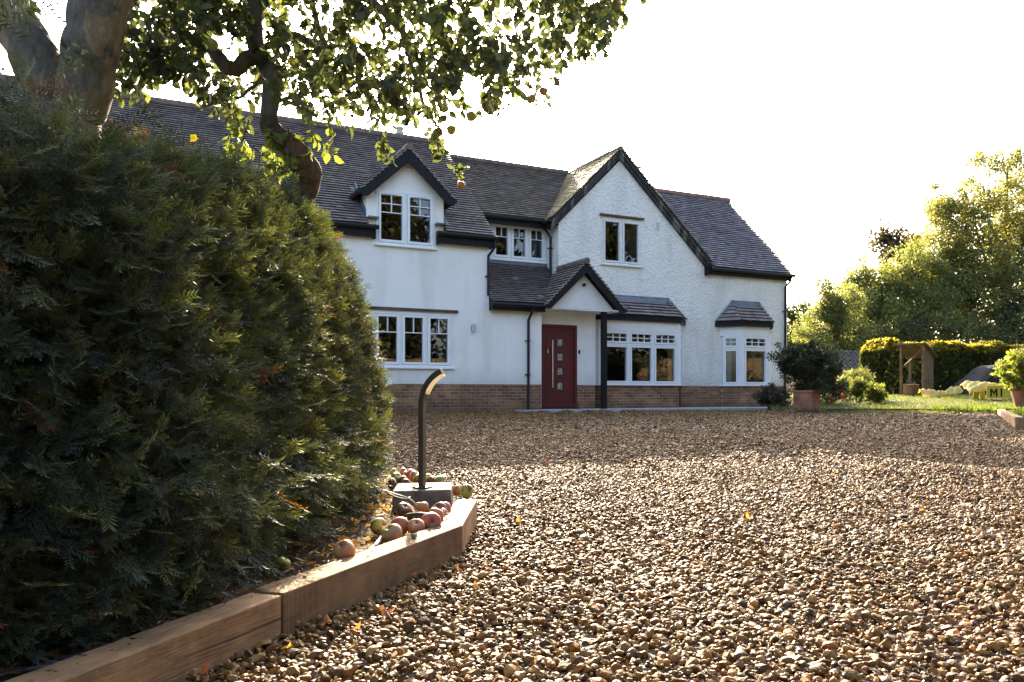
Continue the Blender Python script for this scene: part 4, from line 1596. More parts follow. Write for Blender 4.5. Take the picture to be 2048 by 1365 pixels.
def apple_mesh(name, r, m, parent=None, squash=1.0, seed=0):
    rn = random.Random(seed)
    mb = MB()
    mb.lathe((0, 0, 0), [(a * r, b * r * squash) for a, b in AP_PROF], 22)
    k = [(rn.uniform(-1, 1), rn.uniform(-1, 1), rn.uniform(-1, 1)) for _ in range(3)]
    for i, p in enumerate(mb.v):
        p = Vector(p)
        s = 1 + 0.05 * math.sin(p.x / r * 2 + k[0][0] * 3) + 0.05 * math.sin(p.y / r * 2.3 + k[1][1] * 3) + 0.03 * math.sin(3 * p.z / r + k[2][2] * 3)
        mb.v[i] = tuple(p * s)
    return mb.build(name, m, parent, smooth=True)


def fallen(x, y, r, kind, label, z=None, tilt=(0, 0, 0), squash=0.92, lift=0.0):
    """apple whose centre is seen at (x, y) and whose base sits at height z"""
    zb = z if z is not None else 0.07
    # centre height zb + r*k, solve for the distance
    zc = zb + r * 0.88
    p = gpt(x, y, zc)
    o = apple_mesh('apple', r, AM[kind], None, squash, seed=int(x * 7 + y))
    o.location = p
    o.rotation_euler = tuple(R(t) for t in tilt)
    tag(o, label, 'apple', 'fallen apples in the bed')
    st = MB()
    st.tube([(0, 0, r * 0.62 * squash), (0.05 * r, 0.02 * r, r * 1.0 * squash), (0.14 * r, 0.03 * r, r * 1.22 * squash)], [0.05 * r, 0.04 * r, 0.06 * r], 5)
    st.build('stalk', M_TWIG, o)
    return o


for a in [
    (756, 1053, .031, 'yellow', 'green and yellow apple with a brown spot, nearest the hedge', .075, (70, 20, 60)),
    (785, 1069, .034, 'green_red', 'big green apple with a red blush at the front, against the ribbed sleeper', .075, (20, -25, 0)),
    (799, 1055, .034, 'red', 'large dark red apple just behind the big green one', .075, (-20, 30, 40)),
    (831, 1056, .030, 'orange', 'orange apple with yellow shoulder, right of the dark red one', .078, (30, 10, 0)),
    (851, 1053, .023, 'red', 'little red apple squeezed in against the sleeper', .078, (40, 40, 0)),
    (860, 1044, .037, 'red', 'broad flat red apple resting on the sleeper edge', .082, (80, 0, 20)),
    (872, 1034, .031, 'orange', 'round red orange apple where the sleeper bends', .085, (-30, 10, 0)),
    (886, 1029, .021, 'red', 'tiny red apple half hidden behind the round orange one', .085, (10, 50, 0)),
    (880, 1021, .030, 'brown', 'dented brownish apple in front of the block corner', .085, (25, -30, 0)),
    (891, 1019, .027, 'red', 'farthest red apple in the row along the sleeper', .085, (-40, 0, 30)),
    (806, 1022, .031, 'brown', 'dull russet apple alone on the soil left of the black cable', .080, (20, 25, 0)),
    (842, 1017, .030, 'orange', 'shaded apple tucked under the front of the concrete block', .075, (0, 0, 0)),
    (915, 981, .030, 'orange', 'bright orange apple against the right end of the concrete block', .06, (20, 60, 0)),
    (933, 984, .034, 'green', 'bright green apple with a brown patch, standing alone at the tip of the edging', .075, (-25, 10, 0)),
    (807, 945, .028, 'orange', 'orange apple farthest left in the row behind the block', .09, (0, 40, 0)),
    (818, 949, .031, 'red', 'pinkish red apple in the middle of the row behind the block', .09, (20, -20, 0)),
    (829, 953, .031, 'orange', 'round blushing apple just left of the light post', .095, (10, 30, 0)),
    (836, 960, .028, 'green', 'pale green apple half hidden by the light post', .09, (10, 50, 0)),
    (856, 958, .027, 'yellow', 'yellow apple showing right of the light post', .09, (30, 0, 0)),
    (866, 960, .022, 'red', 'small orange red apple between yellow and green ones behind the block', .09, (0, 0, 0)),
    (878, 962, .027, 'green', 'long green apple at the right end of the row behind the block', .085, (80, 0, 70)),
    (792, 957, .029, 'green', 'green apple at the hedge side behind the block', .09, (30, 30, 0)),
    (787, 946, .024, 'yellow', 'bright yellow apple glowing at the hedge edge', .10, (0, 60, 0)),
    (805, 963, .030, 'brown', 'rotten brown apple lying at the back edge of the block', .08, (10, 70, 0)),
    (812, 968, .026, 'brown', 'shrivelled brown apple touching the back of the block', .085, (60, 0, 0)),
    (783, 968, .028, 'brown', 'red brown apple under the hedge left of the block', .085, (0, -40, 0)),
    (691, 1103, .033, 'orange', 'dull red apple by itself on the dark soil beside the ribbed sleeper', .085, (35, -30, 0)),
    (565, 1128, .019, 'green', 'very small green apple on the dark soil under the hedge', .085, (0, 30, 0)),
]:
    fallen(*a)

# ------------------------------------------------------------------ yew hedge
hedge = empty('yew_hedge', (-1.4, 2.8, 0.05))
tag(hedge, 'big dark clipped yew hedge with drooping sprays and some rusty dead tips', 'hedge')
HC = Vector((-1.4, 2.8, 0.05))


def spray_template(seed, pairs=14):
    rn = np.random.default_rng(seed)
    vs, qs, tc = [], [], []

    def shoot(o, d, L, n, wid):
        d = d / np.linalg.norm(d)
        side = np.cross(d, np.array([0, 0, 1.0]))
        side /= np.linalg.norm(side)
        up = np.cross(side, d)
        for i in range(n):
            f = (i + 0.6) / n
            c = o + d * (L * f) + np.array([0, 0, -0.10 * L * f * f])
            for sg in (-1, 1):
                nl = 0.25 * (1 - 0.45 * abs(f - 0.45)) * rn.uniform(0.8, 1.15) * (L ** 0.3)
                a = R(58 - 22 * f) + rn.uniform(-0.15, 0.15)
                nd = d * math.cos(a) + side * sg * math.sin(a) + up * rn.uniform(0.0, 0.45)
                nd /= np.linalg.norm(nd)
                wv = np.cross(nd, up + 0.3 * rn.normal(size=3))
                wv /= np.linalg.norm(wv)
                b = len(vs)
                m = c + nd * nl * 0.5 - up * 0.01
                t = c + nd * nl - up * (0.045 + 0.03 * rn.random())
                vs.extend([c, m + wv * wid, t, m - wv * wid])
                qs.append((b, b + 1, b + 2, b + 3))
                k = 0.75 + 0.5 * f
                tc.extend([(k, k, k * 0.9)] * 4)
        b = len(vs)
        e = o + d * L + np.array([0, 0, -0.10 * L])
        vs.extend([o + side * 0.007, e + side * 0.003, e - side * 0.003, o - side * 0.007])
        qs.append((b, b + 1, b + 2, b + 3))
        tc.extend([(1.3, 1.15, 0.6)] * 4)
    shoot(np.zeros(3), np.array([0, 1.0, 0]), 1.0, pairs, 0.0165)
    for f, sg in ((0.3, -1), (0.45, 1), (0.62, -1)):
        if rn.random() < 0.75:
            shoot(np.array([0, f, -0.1 * f * f]), np.array([sg * 0.75, 0.75, 0.15 * rn.normal()]), 0.42 * rn.uniform(0.8, 1.2), 6, 0.0165)
    return np.array(vs), np.array(qs), np.array(tc)


SPRAYS = [spray_template(s) for s in range(5)]


def hedge_top(y):
    return np.interp(y, [1.0, 1.6, 2.2, 3.0, 4.3], [1.01, 1.11, 1.235, 1.42, 1.58])


def hedge_right(z):
    return np.interp(z, [0, 0.3, 0.65, 1.0, 1.18, 1.37, 1.57, 1.7], [-0.80, -0.73, -0.765, -0.84, -0.92, -1.00, -1.13, -1.27])


def lump(y, z):
    return 0.018 * np.sin(y * 5.1 + 2 * np.sin(z * 3.7)) * np.cos(z * 6.0 + 1.3) + 0.014 * np.sin(y * 11 + z * 9)


parts_h = []


def add_sprays(pos, nrm, size, droop=0.25, spread=0.75, cols=None, dead=0.009):
    n = len(pos)
    d = nrm + RG.normal(size=(n, 3)) * spread
    d[:, 2] -= droop
    d /= np.linalg.norm(d, axis=1, keepdims=True)
    up = RG.normal(size=(n, 3)) * 0.5 + nrm * 0.6 + np.array([0, 0, 0.7])
    rot = frames(d, up)
    sc = size * RG.uniform(0.65, 1.3, n) * np.clip(0.62 + 0.14 * pos[:, 1], 0.7, 1.0)
    c = RG.uniform(0.65, 1.5, (n, 1)) * pick_cols(n, cols or [(0.038, 0.049, 0.042), (0.048, 0.060, 0.046), (0.031, 0.040, 0.038), (0.054, 0.066, 0.042), (0.075, 0.084, 0.040)], 0.3)
    dd_ = RG.random(n) < dead
    c[dd_] = np.array([0.15, 0.062, 0.022]) * RG.uniform(0.6, 1.3, (dd_.sum(), 1))
    var = RG.integers(0, len(SPRAYS), n)
    for q, (T, Q, tc) in enumerate(SPRAYS):
        i = var == q
        parts_h.append(stamp(T, Q, pos[i] - np.array(HC), rot[i], np.repeat(sc[i][:, None], 3, 1), c[i], tc))


# long face towards the drive
n = 15500
y = 1.15 + 3.15 * RG.random(n) ** 0.92
z = RG.uniform(0.08, 1.0, n) * hedge_top(y)
x = hedge_right(z) + lump(y, z) - 0.20 * RG.random(n) ** 1.8
near = smooth(-y, -1.75, -1.15)                       # near corner curls away
x = x - near * 0.30
nr = np.stack([np.full(n, 0.9), -0.25 * np.ones(n) - 0.5 * near, 0.15 + 0.2 * z], axis=1)
add_sprays(np.stack([x, y, z], 1), nr, 0.095, 0.12, 0.85)
# top
n = 6800
y = RG.uniform(1.1, 4.35, n)
x = RG.uniform(-2.5, -1.02, n)
edge = (x + 1.02) / -0.4
z = hedge_top(y) * 1.0 - 0.16 * np.clip(1 - edge, 0, 1) ** 2 + 0.05 * np.sin(x * 5 + y * 3) - 0.12 * RG.random(n) ** 1.5
add_sprays(np.stack([x, y, z], 1), np.tile([0.15, -0.1, 0.9], (n, 1)), 0.090, -0.15, dead=0.004)
# far end
n = 4400
z = RG.uniform(0.05, 1.0, n) * 1.6
w_ = RG.random(n) ** 1.7
x = hedge_right(z) + 0.01 - 1.5 * w_
y = 4.33 - 0.10 * (1 - np.clip(w_ * 8, 0, 1)) - 0.16 * RG.random(n) ** 1.6 + lump(x, z)
add_sprays(np.stack([x, y, z], 1), np.tile([0.35, 0.9, 0.1], (n, 1)), 0.09)
# near end
n = 3600
z = RG.uniform(0.08, 1.0, n) * 1.20
x = RG.uniform(-2.2, -0.9, n)
y = 1.18 + 0.25 * RG.random(n) ** 1.5 + 0.18 * smooth(x, -1.3, -0.9) + lump(x, z)
add_sprays(np.stack([x, y, z], 1), np.tile([0.2, -0.9, 0.1], (n, 1)), 0.105)
# the inside, thin towards the ground
n = 2600
y = RG.uniform(1.5, 4.1, n)
z = RG.uniform(0.15, 1.4, n)
x = RG.uniform(-2.2, -1.0, n)
add_sprays(np.stack([x, y, z], 1), RG.normal(size=(n, 3)) * 0.5, 0.15, 0.1, dead=0.03)
# skirt of long drooping sprays over the sleeper
n = 420
y = RG.uniform(1.2, 3.6, n)
z = RG.uniform(0.08, 0.42, n)
x = hedge_right(z) + 0.02 + 0.05 * RG.random(n) - smooth(-y, -1.85, -1.15) * 0.30
add_sprays(np.stack([x, y, z], 1), np.tile([0.8, -0.2, -0.2], (n, 1)), 0.12, 0.3, 0.7, dead=0.03)
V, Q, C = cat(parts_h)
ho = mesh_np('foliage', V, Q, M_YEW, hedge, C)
hedge.location = HC
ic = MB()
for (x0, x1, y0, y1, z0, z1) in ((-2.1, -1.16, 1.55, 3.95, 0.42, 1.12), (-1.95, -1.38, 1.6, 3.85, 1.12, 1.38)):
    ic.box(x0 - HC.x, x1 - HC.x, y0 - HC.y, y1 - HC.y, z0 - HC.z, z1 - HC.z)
ic.build('dark_core', plain('hedge_core_black', (0.008, 0.008, 0.005), 1.0, var=0.4), hedge)  # added near-black boxes that stop light showing through the hedge
ib = MB()
for k in range(46):
    x0, y0 = random.uniform(-2.0, -1.2), random.uniform(1.6, 3.9)
    p0 = Vector((x0, y0, 0.0)) - HC + Vector((0, 0, 0.05))
    p1 = p0 + Vector((random.uniform(-.1, .2), random.uniform(-.2, .2), random.uniform(.3, .5)))
    p2 = p1 + Vector((random.uniform(0, .35), random.uniform(-.3, .2), random.uniform(.2, .6)))
    ib.tube([p0, p1, p2], [0.022, 0.014, 0.005], 6)
ib.build('stem', M_TWIG, hedge)

# litter of dead needles and leaves under the hedge
n = 5200
y = 1.1 + 3.9 * RG.random(n)
x = bed_edge(y) - 0.10 - 1.0 * RG.random(n) ** 1.2
T = SPRAYS[0][0][:48]
Qn = SPRAYS[0][1][:12]
litter = []
z = soil_z(x, y)
d = rand_dirs(n)
d[:, 2] *= 0.25
d /= np.linalg.norm(d, axis=1, keepdims=True)
lc = pick_cols(n, [(0.16, 0.08, 0.03), (0.09, 0.05, 0.025), (0.22, 0.12, 0.04), (0.05, 0.035, 0.02), (0.26, 0.20, 0.12)], 0.4)
litter.append(stamp(KITE_T * np.array([0.35, 1, 1]), KITE_Q, np.stack([x, y, z + 0.004 + 0.012 * RG.random(n)], 1), frames(d), 0.02 + 0.03 * RG.random(n), lc))
n = 260
y = 2.4 + 2.2 * RG.random(n)
x = bed_edge(y) - 0.14 - 0.45 * RG.random(n)
d = rand_dirs(n)
d[:, 2] = np.abs(d[:, 2]) * 0.4
litter.append(stamp(KITE_T, KITE_Q, np.stack([x, y, soil_z(x, y) + 0.006], 1), frames(d), 0.03 + 0.035 * RG.random(n), pick_cols(n, [(0.42, 0.22, 0.05), (0.30, 0.15, 0.05), (0.35, 0.28, 0.15)], 0.3)))
n = 150
y = RG.uniform(0.9, 3.45, n)
x = bed_edge(y) - 0.012 - 0.07 * RG.random(n)
d = rand_dirs(n)
d[:, 2] *= 0.12
d /= np.linalg.norm(d, axis=1, keepdims=True)
litter.append(stamp(KITE_T * np.array([0.5, 1, 1]), KITE_Q, np.stack([x, y, np.full(n, 0.107)], 1), frames(d), 0.006 + 0.016 * RG.random(n) ** 2, pick_cols(n, [(0.05, 0.035, 0.02), (0.09, 0.055, 0.03), (0.03, 0.025, 0.02)], 0.4)))
V, Q, C = cat(litter)
tag(mesh_np('leaf_litter', V, Q, M_SHRUB, None, C), 'dry brown leaf and needle litter on the soil of the bed', 'litter', kind='stuff')

# ------------------------------------------------------------------ apple tree over the hedge
TB = Vector((-1.93, 3.55, 0.0))
tree = empty('apple_tree', TB)
tag(tree, 'old apple tree standing in the hedge, forked trunk, hanging broken limb and fruit laden boughs', 'tree')


def P(x, y, Y): return at(x, y, Y) - TB


def wobble_path(pts, k=5, amp=0.02):
    out = []
    Pp = [Vector(p) for p in pts]
    for i in range(len(Pp) - 1):
        p0, p1, p2, p3 = Pp[max(i - 1, 0)], Pp[i], Pp[i + 1], Pp[min(i + 2, len(Pp) - 1)]
        for j in range(k):
            t = j / k
            q = 0.5 * ((2 * p1) + (p2 - p0) * t + (2 * p0 - 5 * p1 + 4 * p2 - p3) * t * t + (3 * p1 - p0 - 3 * p2 + p3) * t ** 3)
            out.append(q + Vector((random.uniform(-amp, amp), random.uniform(-amp, amp), random.uniform(-amp, amp))))
    out.append(Pp[-1])
    return out


def limb(mb, pts, radii, n=14, k=5, amp=0.006):
    path = wobble_path(pts, k, amp)
    m = len(path)
    rr = []
    for i in range(m):
        f = i / (m - 1) * (len(radii) - 1)
        a = int(min(f, len(radii) - 2))
        rr.append((radii[a] + (radii[a + 1] - radii[a]) * (f - a)) * random.uniform(0.95, 1.05))
    mb.tube(path, rr, n)
    return path


tk = MB()
limb(tk, [(0, 0, -0.1), P(140, 330, 3.5), P(166, 190, 3.45), P(184, 90, 3.4), P(204, -10, 3.4), P(225, -160, 3.4), P(262, -340, 3.5)], [0.16, 0.125, 0.112, 0.116, 0.122, 0.10, 0.085], 20)
limb(tk, [P(150, 330, 3.52), P(85, 150, 3.5), P(40, 60, 3.5), P(-30, -60, 3.55), P(-120, -230, 3.7)], [0.11, 0.105, 0.10, 0.092, 0.08], 18)
tk.build('trunk', M_BARK, tree, smooth=True)
lm = MB()
LIMBS = [([P(225, -160, 3.4), P(330, -260, 3.7), P(470, -230, 4.0), P(560, -120, 4.1), P(510, 20, 4.1), P(515, 100, 4.1), P(540, 150, 4.1), P(538, 240, 4.1)], [0.085, 0.075, 0.065, 0.055, 0.045, 0.045, 0.046, 0.045]),
         ([P(395, 40, 4.2), P(432, 110, 4.15), P(466, 140, 4.12), P(495, 118, 4.1), P(520, 112, 4.1)], [0.028, 0.034, 0.040, 0.042, 0.042]),
         ([P(470, -230, 4.0), P(700, -260, 4.4), P(860, -150, 4.7), P(980, -60, 4.8), P(1090, -10, 4.9), P(1180, 30, 5.0)], [0.06, 0.05, 0.036, 0.026, 0.018, 0.010]),
         ([P(560, -120, 4.1), P(690, -40, 4.4), P(800, 60, 4.5), P(850, 150, 4.6)], [0.042, 0.03, 0.02, 0.010]),
         ([P(700, -260, 4.4), P(770, -60, 4.6), P(812, 90, 4.7), P(838, 180, 4.7), P(858, 250, 4.7)], [0.035, 0.026, 0.02, 0.014, 0.006]),
         ([P(330, -260, 3.7), P(320, -100, 3.9), P(330, 20, 4.0), P(300, 110, 4.0)], [0.04, 0.028, 0.018, 0.008]),
         ([P(860, -150, 4.7), P(920, 0, 4.9), P(950, 100, 5.0), P(968, 180, 5.0)], [0.03, 0.02, 0.012, 0.006]),
         ([P(600, -180, 4.2), P(620, -20, 4.4), P(650, 110, 4.5), P(665, 200, 4.5)], [0.03, 0.02, 0.012, 0.006]),
         ([P(528, 150, 4.1), P(470, 200, 4.0), P(400, 185, 4.0)], [0.012, 0.008, 0.004]),
         ([P(545, 90, 4.1), P(590, 70, 4.2), P(640, 95, 4.3), P(700, 90, 4.4)], [0.02, 0.016, 0.012, 0.006])]
for pts, rad in LIMBS:
    limb(lm, pts, rad, 10)
lm.build('limb', M_BARK, tree, smooth=True)
st = MB()
limb(st, [P(538, 236, 4.1), P(548, 268, 4.08), P(574, 288, 4.06), P(602, 318, 4.05), P(616, 350, 4.05), P(612, 392, 4.05), P(606, 400, 4.05)], [0.046, 0.056, 0.064, 0.070, 0.074, 0.055, 0.022], 18, 6, 0.008)
so = st.build('limb', M_BARKD, tree, smooth=True)
so['label'] = 'thick rotten stub at the end of the hanging limb'

LOWER = [(228, 150), (260, 180), (300, 150), (345, 150), (400, 200), (440, 215), (470, 225), (520, 190), (560, 230), (620, 250), (660, 262), (700, 215), (745, 235), (770, 260), (800, 225), (840, 245), (880, 275), (905, 250), (960, 225), (1000, 215), (1050, 190), (1090, 150), (1150, 140), (1205, 100), (1235, 50), (1262, 18), (1300, -30)]
LX, LY = np.array([p[0] for p in LOWER]), np.array([p[1] for p in LOWER])
lp, ld, lu, ls, lcol = [], [], [], [], []
tw = MB()
APPLE_LEAVES = [(0.044, 0.056, 0.031), (0.054, 0.067, 0.034), (0.068, 0.083, 0.037), (0.039, 0.049, 0.032), (0.095, 0.102, 0.040)]


def put_leaf(p, d, size, col=None):
    lp.append(tuple(p))
    ld.append(tuple(d))
    lu.append((random.gauss(0, .5), random.gauss(0, .5), random.gauss(0.3, .5)))
    ls.append(size)
    c = col or random.choice(APPLE_LEAVES)
    f = random.uniform(0.75, 1.3)
    lcol.append(tuple(x * f for x in c))


def twig(x, y, Y, dx, dy, n, col=None, step=0.021, size=0.058, base_r=0.004):
    """leafy twig starting where photo pixel (x, y) is seen, heading (dx, dy) in the picture plane"""
    p = Vector(P(x, y, Y))
    d = Vector((dx, random.uniform(-0.5, 0.5), -dy)).normalized()
    path = [p.copy()]
    for i in range(n):
        d = (d + Vector((random.gauss(0, .16), random.gauss(0, .16), random.gauss(-0.05, .14)))).normalized()
        p = p + d * step
        path.append(p.copy())
        k = 2 if random.random() < 0.45 else 1
        for _ in range(k):
            side = Vector((random.gauss(0, 1), random.gauss(0, 1), random.gauss(-0.25, 0.8)))
            side = (side - d * side.dot(d)).normalized()
            ldv = (d * random.uniform(0.1, 0.9) + side + Vector((0, 0, -0.35))).normalized()
            put_leaf(p + side * 0.008, ldv, size * random.uniform(0.65, 1.25), col)
    if len(path) > 2:
        tw.tube(path, [base_r * (1 - 0.7 * i / len(path)) for i in range(len(path))], 5)
    return p


random.seed(21)
made = 0
while made < 1400:
    x = random.uniform(235, 1290)
    yb = float(np.interp(x, LX, LY))
    y = random.uniform(-330, yb - 20)
    g = math.sin(x * 0.021 + 1.2) * math.sin(y * 0.027 + 0.4 * math.sin(x * 0.011)) + 0.5 * math.sin(x * 0.047 + y * 0.031)
    if g < -0.72 and y > -40: continue
    if x > 1100 and y < -150: continue
    dx, dy = random.gauss(0.15, 0.7), random.gauss(0.55, 0.5)
    L = random.randint(4, 10)
    ex, ey = x + dx * L * 7, y + dy * L * 7
    if ey > float(np.interp(ex, LX, LY)) or ex > 1270: continue
    Y = random.uniform(3.7, 5.3)
    if x < 420: Y = random.uniform(3.6, 4.6)
    twig(x, y, Y, dx, dy, L)
    made += 1
# low hanging ends that make the ragged lower outline
for x, y, Y, dx, dy, n in [(745, 225, 4.5, .25, 1, 5), (762, 262, 4.5, .1, 1, 6), (770, 275, 4.5, -.2, .8, 5), (775, 290, 4.5, .4, .6, 4), (870, 225, 4.6, .1, 1, 6), (880, 265, 4.6, -.1, 1, 6), (893, 285, 4.6, .2, .7, 4),
                           (1062, 120, 4.9, .05, 1, 9), (1072, 170, 4.9, .1, .7, 5), (1080, 180, 4.9, .4, .4, 4), (1205, 0, 4.9, .3, .6, 8), (1228, 20, 4.9, .2, .4, 5), (1275, 2, 4.9, .8, .2, 3), (975, 190, 4.8, .3, .7, 5),
                           (1165, 90, 4.8, .3, .9, 6), (1180, 60, 4.8, .3, .9, 6), (1120, 120, 4.9, .4, .7, 5), (250, 130, 3.8, -.3, .5, 6), (270, 140, 3.8, .2, .9, 5), (345, 120, 3.9, 0, 1, 5), (385, 120, 4, .1, 1, 7), (430, 180, 4, .2, .8, 6), (450, 200, 4, .4, .6, 7),
                           (640, 180, 4.3, .1, 1, 8), (590, 170, 4.2, .2, 1, 8), (690, 160, 4.4, .1, 1, 6), (930, 180, 4.8, .2, 1, 6), (950, 215, 4.8, .5, .4, 5)]:
    twig(x, y, Y, dx, dy, n)
# the thin twig with its last tuft and apple, in front of the roof
tw.tube([P(868, 225, 4.55), P(884, 270, 4.55), P(898, 305, 4.55), P(916, 338, 4.55), P(922, 362, 4.55)], [0.004, 0.0035, 0.003, 0.0025, 0.002], 5)
for _ in range(12):
    put_leaf(P(916 + random.uniform(-8, 14), 338 + random.uniform(-6, 14), 4.55), Vector((random.gauss(0, 1), random.gauss(0, .6), random.gauss(0, .8))).normalized(), 0.055)
# bright low shoots round the hanging limb
BRIGHT = (0.105, 0.125, 0.035)
for x, y, dx, dy, n in [(470, 215, -.15, 1, 10), (498, 240, -.1, 1, 10), (525, 245, .05, 1, 9), (500, 290, .4, .4, 7), (545, 255, -.3, 1, 9), (575, 255, .3, .7, 8), (620, 240, .2, .8, 7), (655, 245, .2, .5, 5), (520, 330, .5, -.1, 8), (570, 300, .3, .6, 7), (460, 265, .2, 1, 7), (560, 335, -.2, .5, 6), (600, 262, .9, .3, 8)]:
    twig(x, y, 3.95, dx, dy, n, BRIGHT, 0.026, 0.062)
for x, y in [(262, 128), (278, 180), (268, 170)]:
    twig(x, y, 3.7, 0.1, 0.9, 2)
for x, y in [(150, 85), (165, 98)]:
    put_leaf(P(x, y, 3.25), Vector((0.5, -0.4, -0.7)).normalized(), 0.05, (0.22, 0.20, 0.04))
twig(110, 115, 3.3, 1, -0.5, 3, step=0.03)
for x, y in [(60, 10), (72, 18), (70, 45), (55, 0)]:
    put_leaf(P(x, y, 3.4), Vector((0.6, -0.2, -0.6)).normalized(), 0.06)
lp_, ld_, lu_ = np.array(lp), np.array(ld), np.array(lu)
V, Q, C = stamp(LEAF_T * np.array([1.08, 1, 1.2]), LEAF_Q, lp_, frames(ld_, lu_), np.array(ls), np.array(lcol))
mesh_np('foliage', V, Q, M_LEAF, tree, C, smooth=False)
tag(tw.build('twig', M_TWIG, tree), kind='stuff')
M_HANG = [apple_mat('hanging_green', (0.26, 0.32, 0.06), (0.34, 0.33, 0.08), 0.3), apple_mat('hanging_blush', (0.36, 0.35, 0.09), (0.44, 0.20, 0.08), 0.3)]
HANG = [(702, 119, 0), (722, 226, 0), (783, 220, 0), (800, 226, 0), (734, 165, 0), (786, 92, 0), (857, 229, 0), (887, 217, 0), (876, 267, 0), (868, 274, 0), (902, 261, 0), (974, 216, 1), (943, 234, 0), (1062, 199, 0), (1087, 183, 1), (1103, 97, 0), (1134, 49, 1), (1233, 11, 1), (1213, 25, 0), (922, 371, 1), (1038, 144, 1), (342, 135, 0), (425, 90, 0), (61, 15, 0), (1012, 45, 0), (648, 60, 0), (610, 130, 0), (560, 60, 0)]
for i, (x, y, k) in enumerate(HANG):
    Y = 4.55 if x == 922 else 3.45 if x < 100 else 3.9 if x < 430 else random.uniform(4.3, 5.0)
    o = apple_mesh('apple', (0.025 if x == 922 else 0.028) * random.uniform(0.9, 1.12), M_HANG[k], tree, 0.92, seed=i)
    o.location = P(x, y, Y)
    o.rotation_euler = (random.uniform(-.4, .4), random.uniform(-.4, .4), random.uniform(0, 6))
yl = MB()
stampV = stamp(LEAF_T, LEAF_Q, np.array([tuple(at(381, 268, 2.78)), tuple(at(386, 274, 2.78)), tuple(at(392, 270, 2.78))]), frames(np.array([(0.6, -.2, -.5), (.3, -.5, -.4), (-.2, -.4, -.6)]) / 0.8), np.array([0.045, 0.04, 0.04]), np.array([(0.75, 0.55, 0.02)] * 3))
tag(mesh_np('fallen_leaf', stampV[0], stampV[1], M_LEAF, None, stampV[2]), 'bright yellow leaf caught on top of the yew hedge', 'leaf')

# ------------------------------------------------------------------ the garden to the right
def leaf_cloud(name, m, parent, centres, radii, per, size, cols, jit=0.3, squash=0.85, T=KITE_T, Qd=KITE_Q, outward=0.6, origin=None, droop=0.1):
    pos, ci = clumps(centres, radii, per, squash)
    n = len(pos)
    cen = np.asarray(centres, dtype=float)[ci]
    out = pos - cen
    out /= np.linalg.norm(out, axis=1, keepdims=True) + 1e-9
    d = out * outward + RG.normal(size=(n, 3)) * 0.7
    d[:, 2] -= droop
    d /= np.linalg.norm(d, axis=1, keepdims=True)
    # each clump has its own shade of leaf, as real shoots do
    tone = RG.uniform(0.75, 1.3, len(centres))[ci][:, None]
    c = pick_cols(n, cols, jit) * tone
    if origin is not None: pos = pos - np.array(origin)
    V, Q, C = stamp(T, Qd, pos, frames(d), size * RG.uniform(0.6, 1.3, n), c)
    return mesh_np(name, V, Q, m, parent, C)


def blob_clumps(blobs, n, r):
    """clump centres spread through the outer part of some ellipsoids (cx, cy, cz, rx, ry, rz)"""
    w = np.array([b[3] * b[5] for b in blobs])
    w = w / w.sum()
    cs = []
    for b, k in zip(blobs, RG.multinomial(n, w)):
        d = rand_dirs(k) * (RG.uniform(0.35, 1.0, (k, 1)) ** 0.6) * np.where(RG.random((k, 1)) < 0.22, RG.uniform(1.0, 1.30, (k, 1)), 1.0)
        lum = 1 + 0.16 * np.sin(d[:, :1] * 7 + b[0]) * np.sin(d[:, 2:] * 6 + b[1])
        cs.append(np.array(b[:3]) + d * np.array(b[3:]) * lum)
    c = np.concatenate(cs)
    return c, r * RG.uniform(0.6, 1.35, len(c))


def px_blob(x, y, rx, ry, Y, depth=0.8):
    c = at(x, y, Y)
    k = Y / F
    return (c.x, c.y, c.z, rx * k, rx * k * depth, ry * k)


def big_tree(name, base, blobs, n, r, per, size, cols, label, trunk_r=0.28, group=None, m=None, limbs=16, bark=None):
    b = Vector(base)
    t = empty(name, b)
    tag(t, label, 'tree', group)
    cs, rs = blob_clumps(blobs, n, r)
    leaf_cloud('crown', m or M_TREE, t, cs, rs, per, size, cols, origin=b)
    mb = MB()
    top = Vector(max(blobs, key=lambda q: q[2])[:3]) - b
    path = limb(mb, [(0, 0, -0.3), top * 0.3 + Vector((random.uniform(-.3, .3), 0, 0)), top * 0.6, top * 0.95], [trunk_r, trunk_r * 0.8, trunk_r * 0.5, trunk_r * 0.12], 10, 5, 0.04)
    for i in range(limbs):
        e = Vector(cs[random.randrange(len(cs))]) - b
        f = random.uniform(0.2, 0.75)
        s = path[int(f * (len(path) - 1))]
        mid = s.lerp(e, 0.5) + Vector((random.uniform(-.3, .3), random.uniform(-.3, .3), random.uniform(-.2, .5)))
        limb(mb, [s, mid, e], [trunk_r * 0.32, trunk_r * 0.2, 0.02], 6, 4, 0.03)
    mb.build('trunk', bark or M_TWIG, t, smooth=True)
    return t


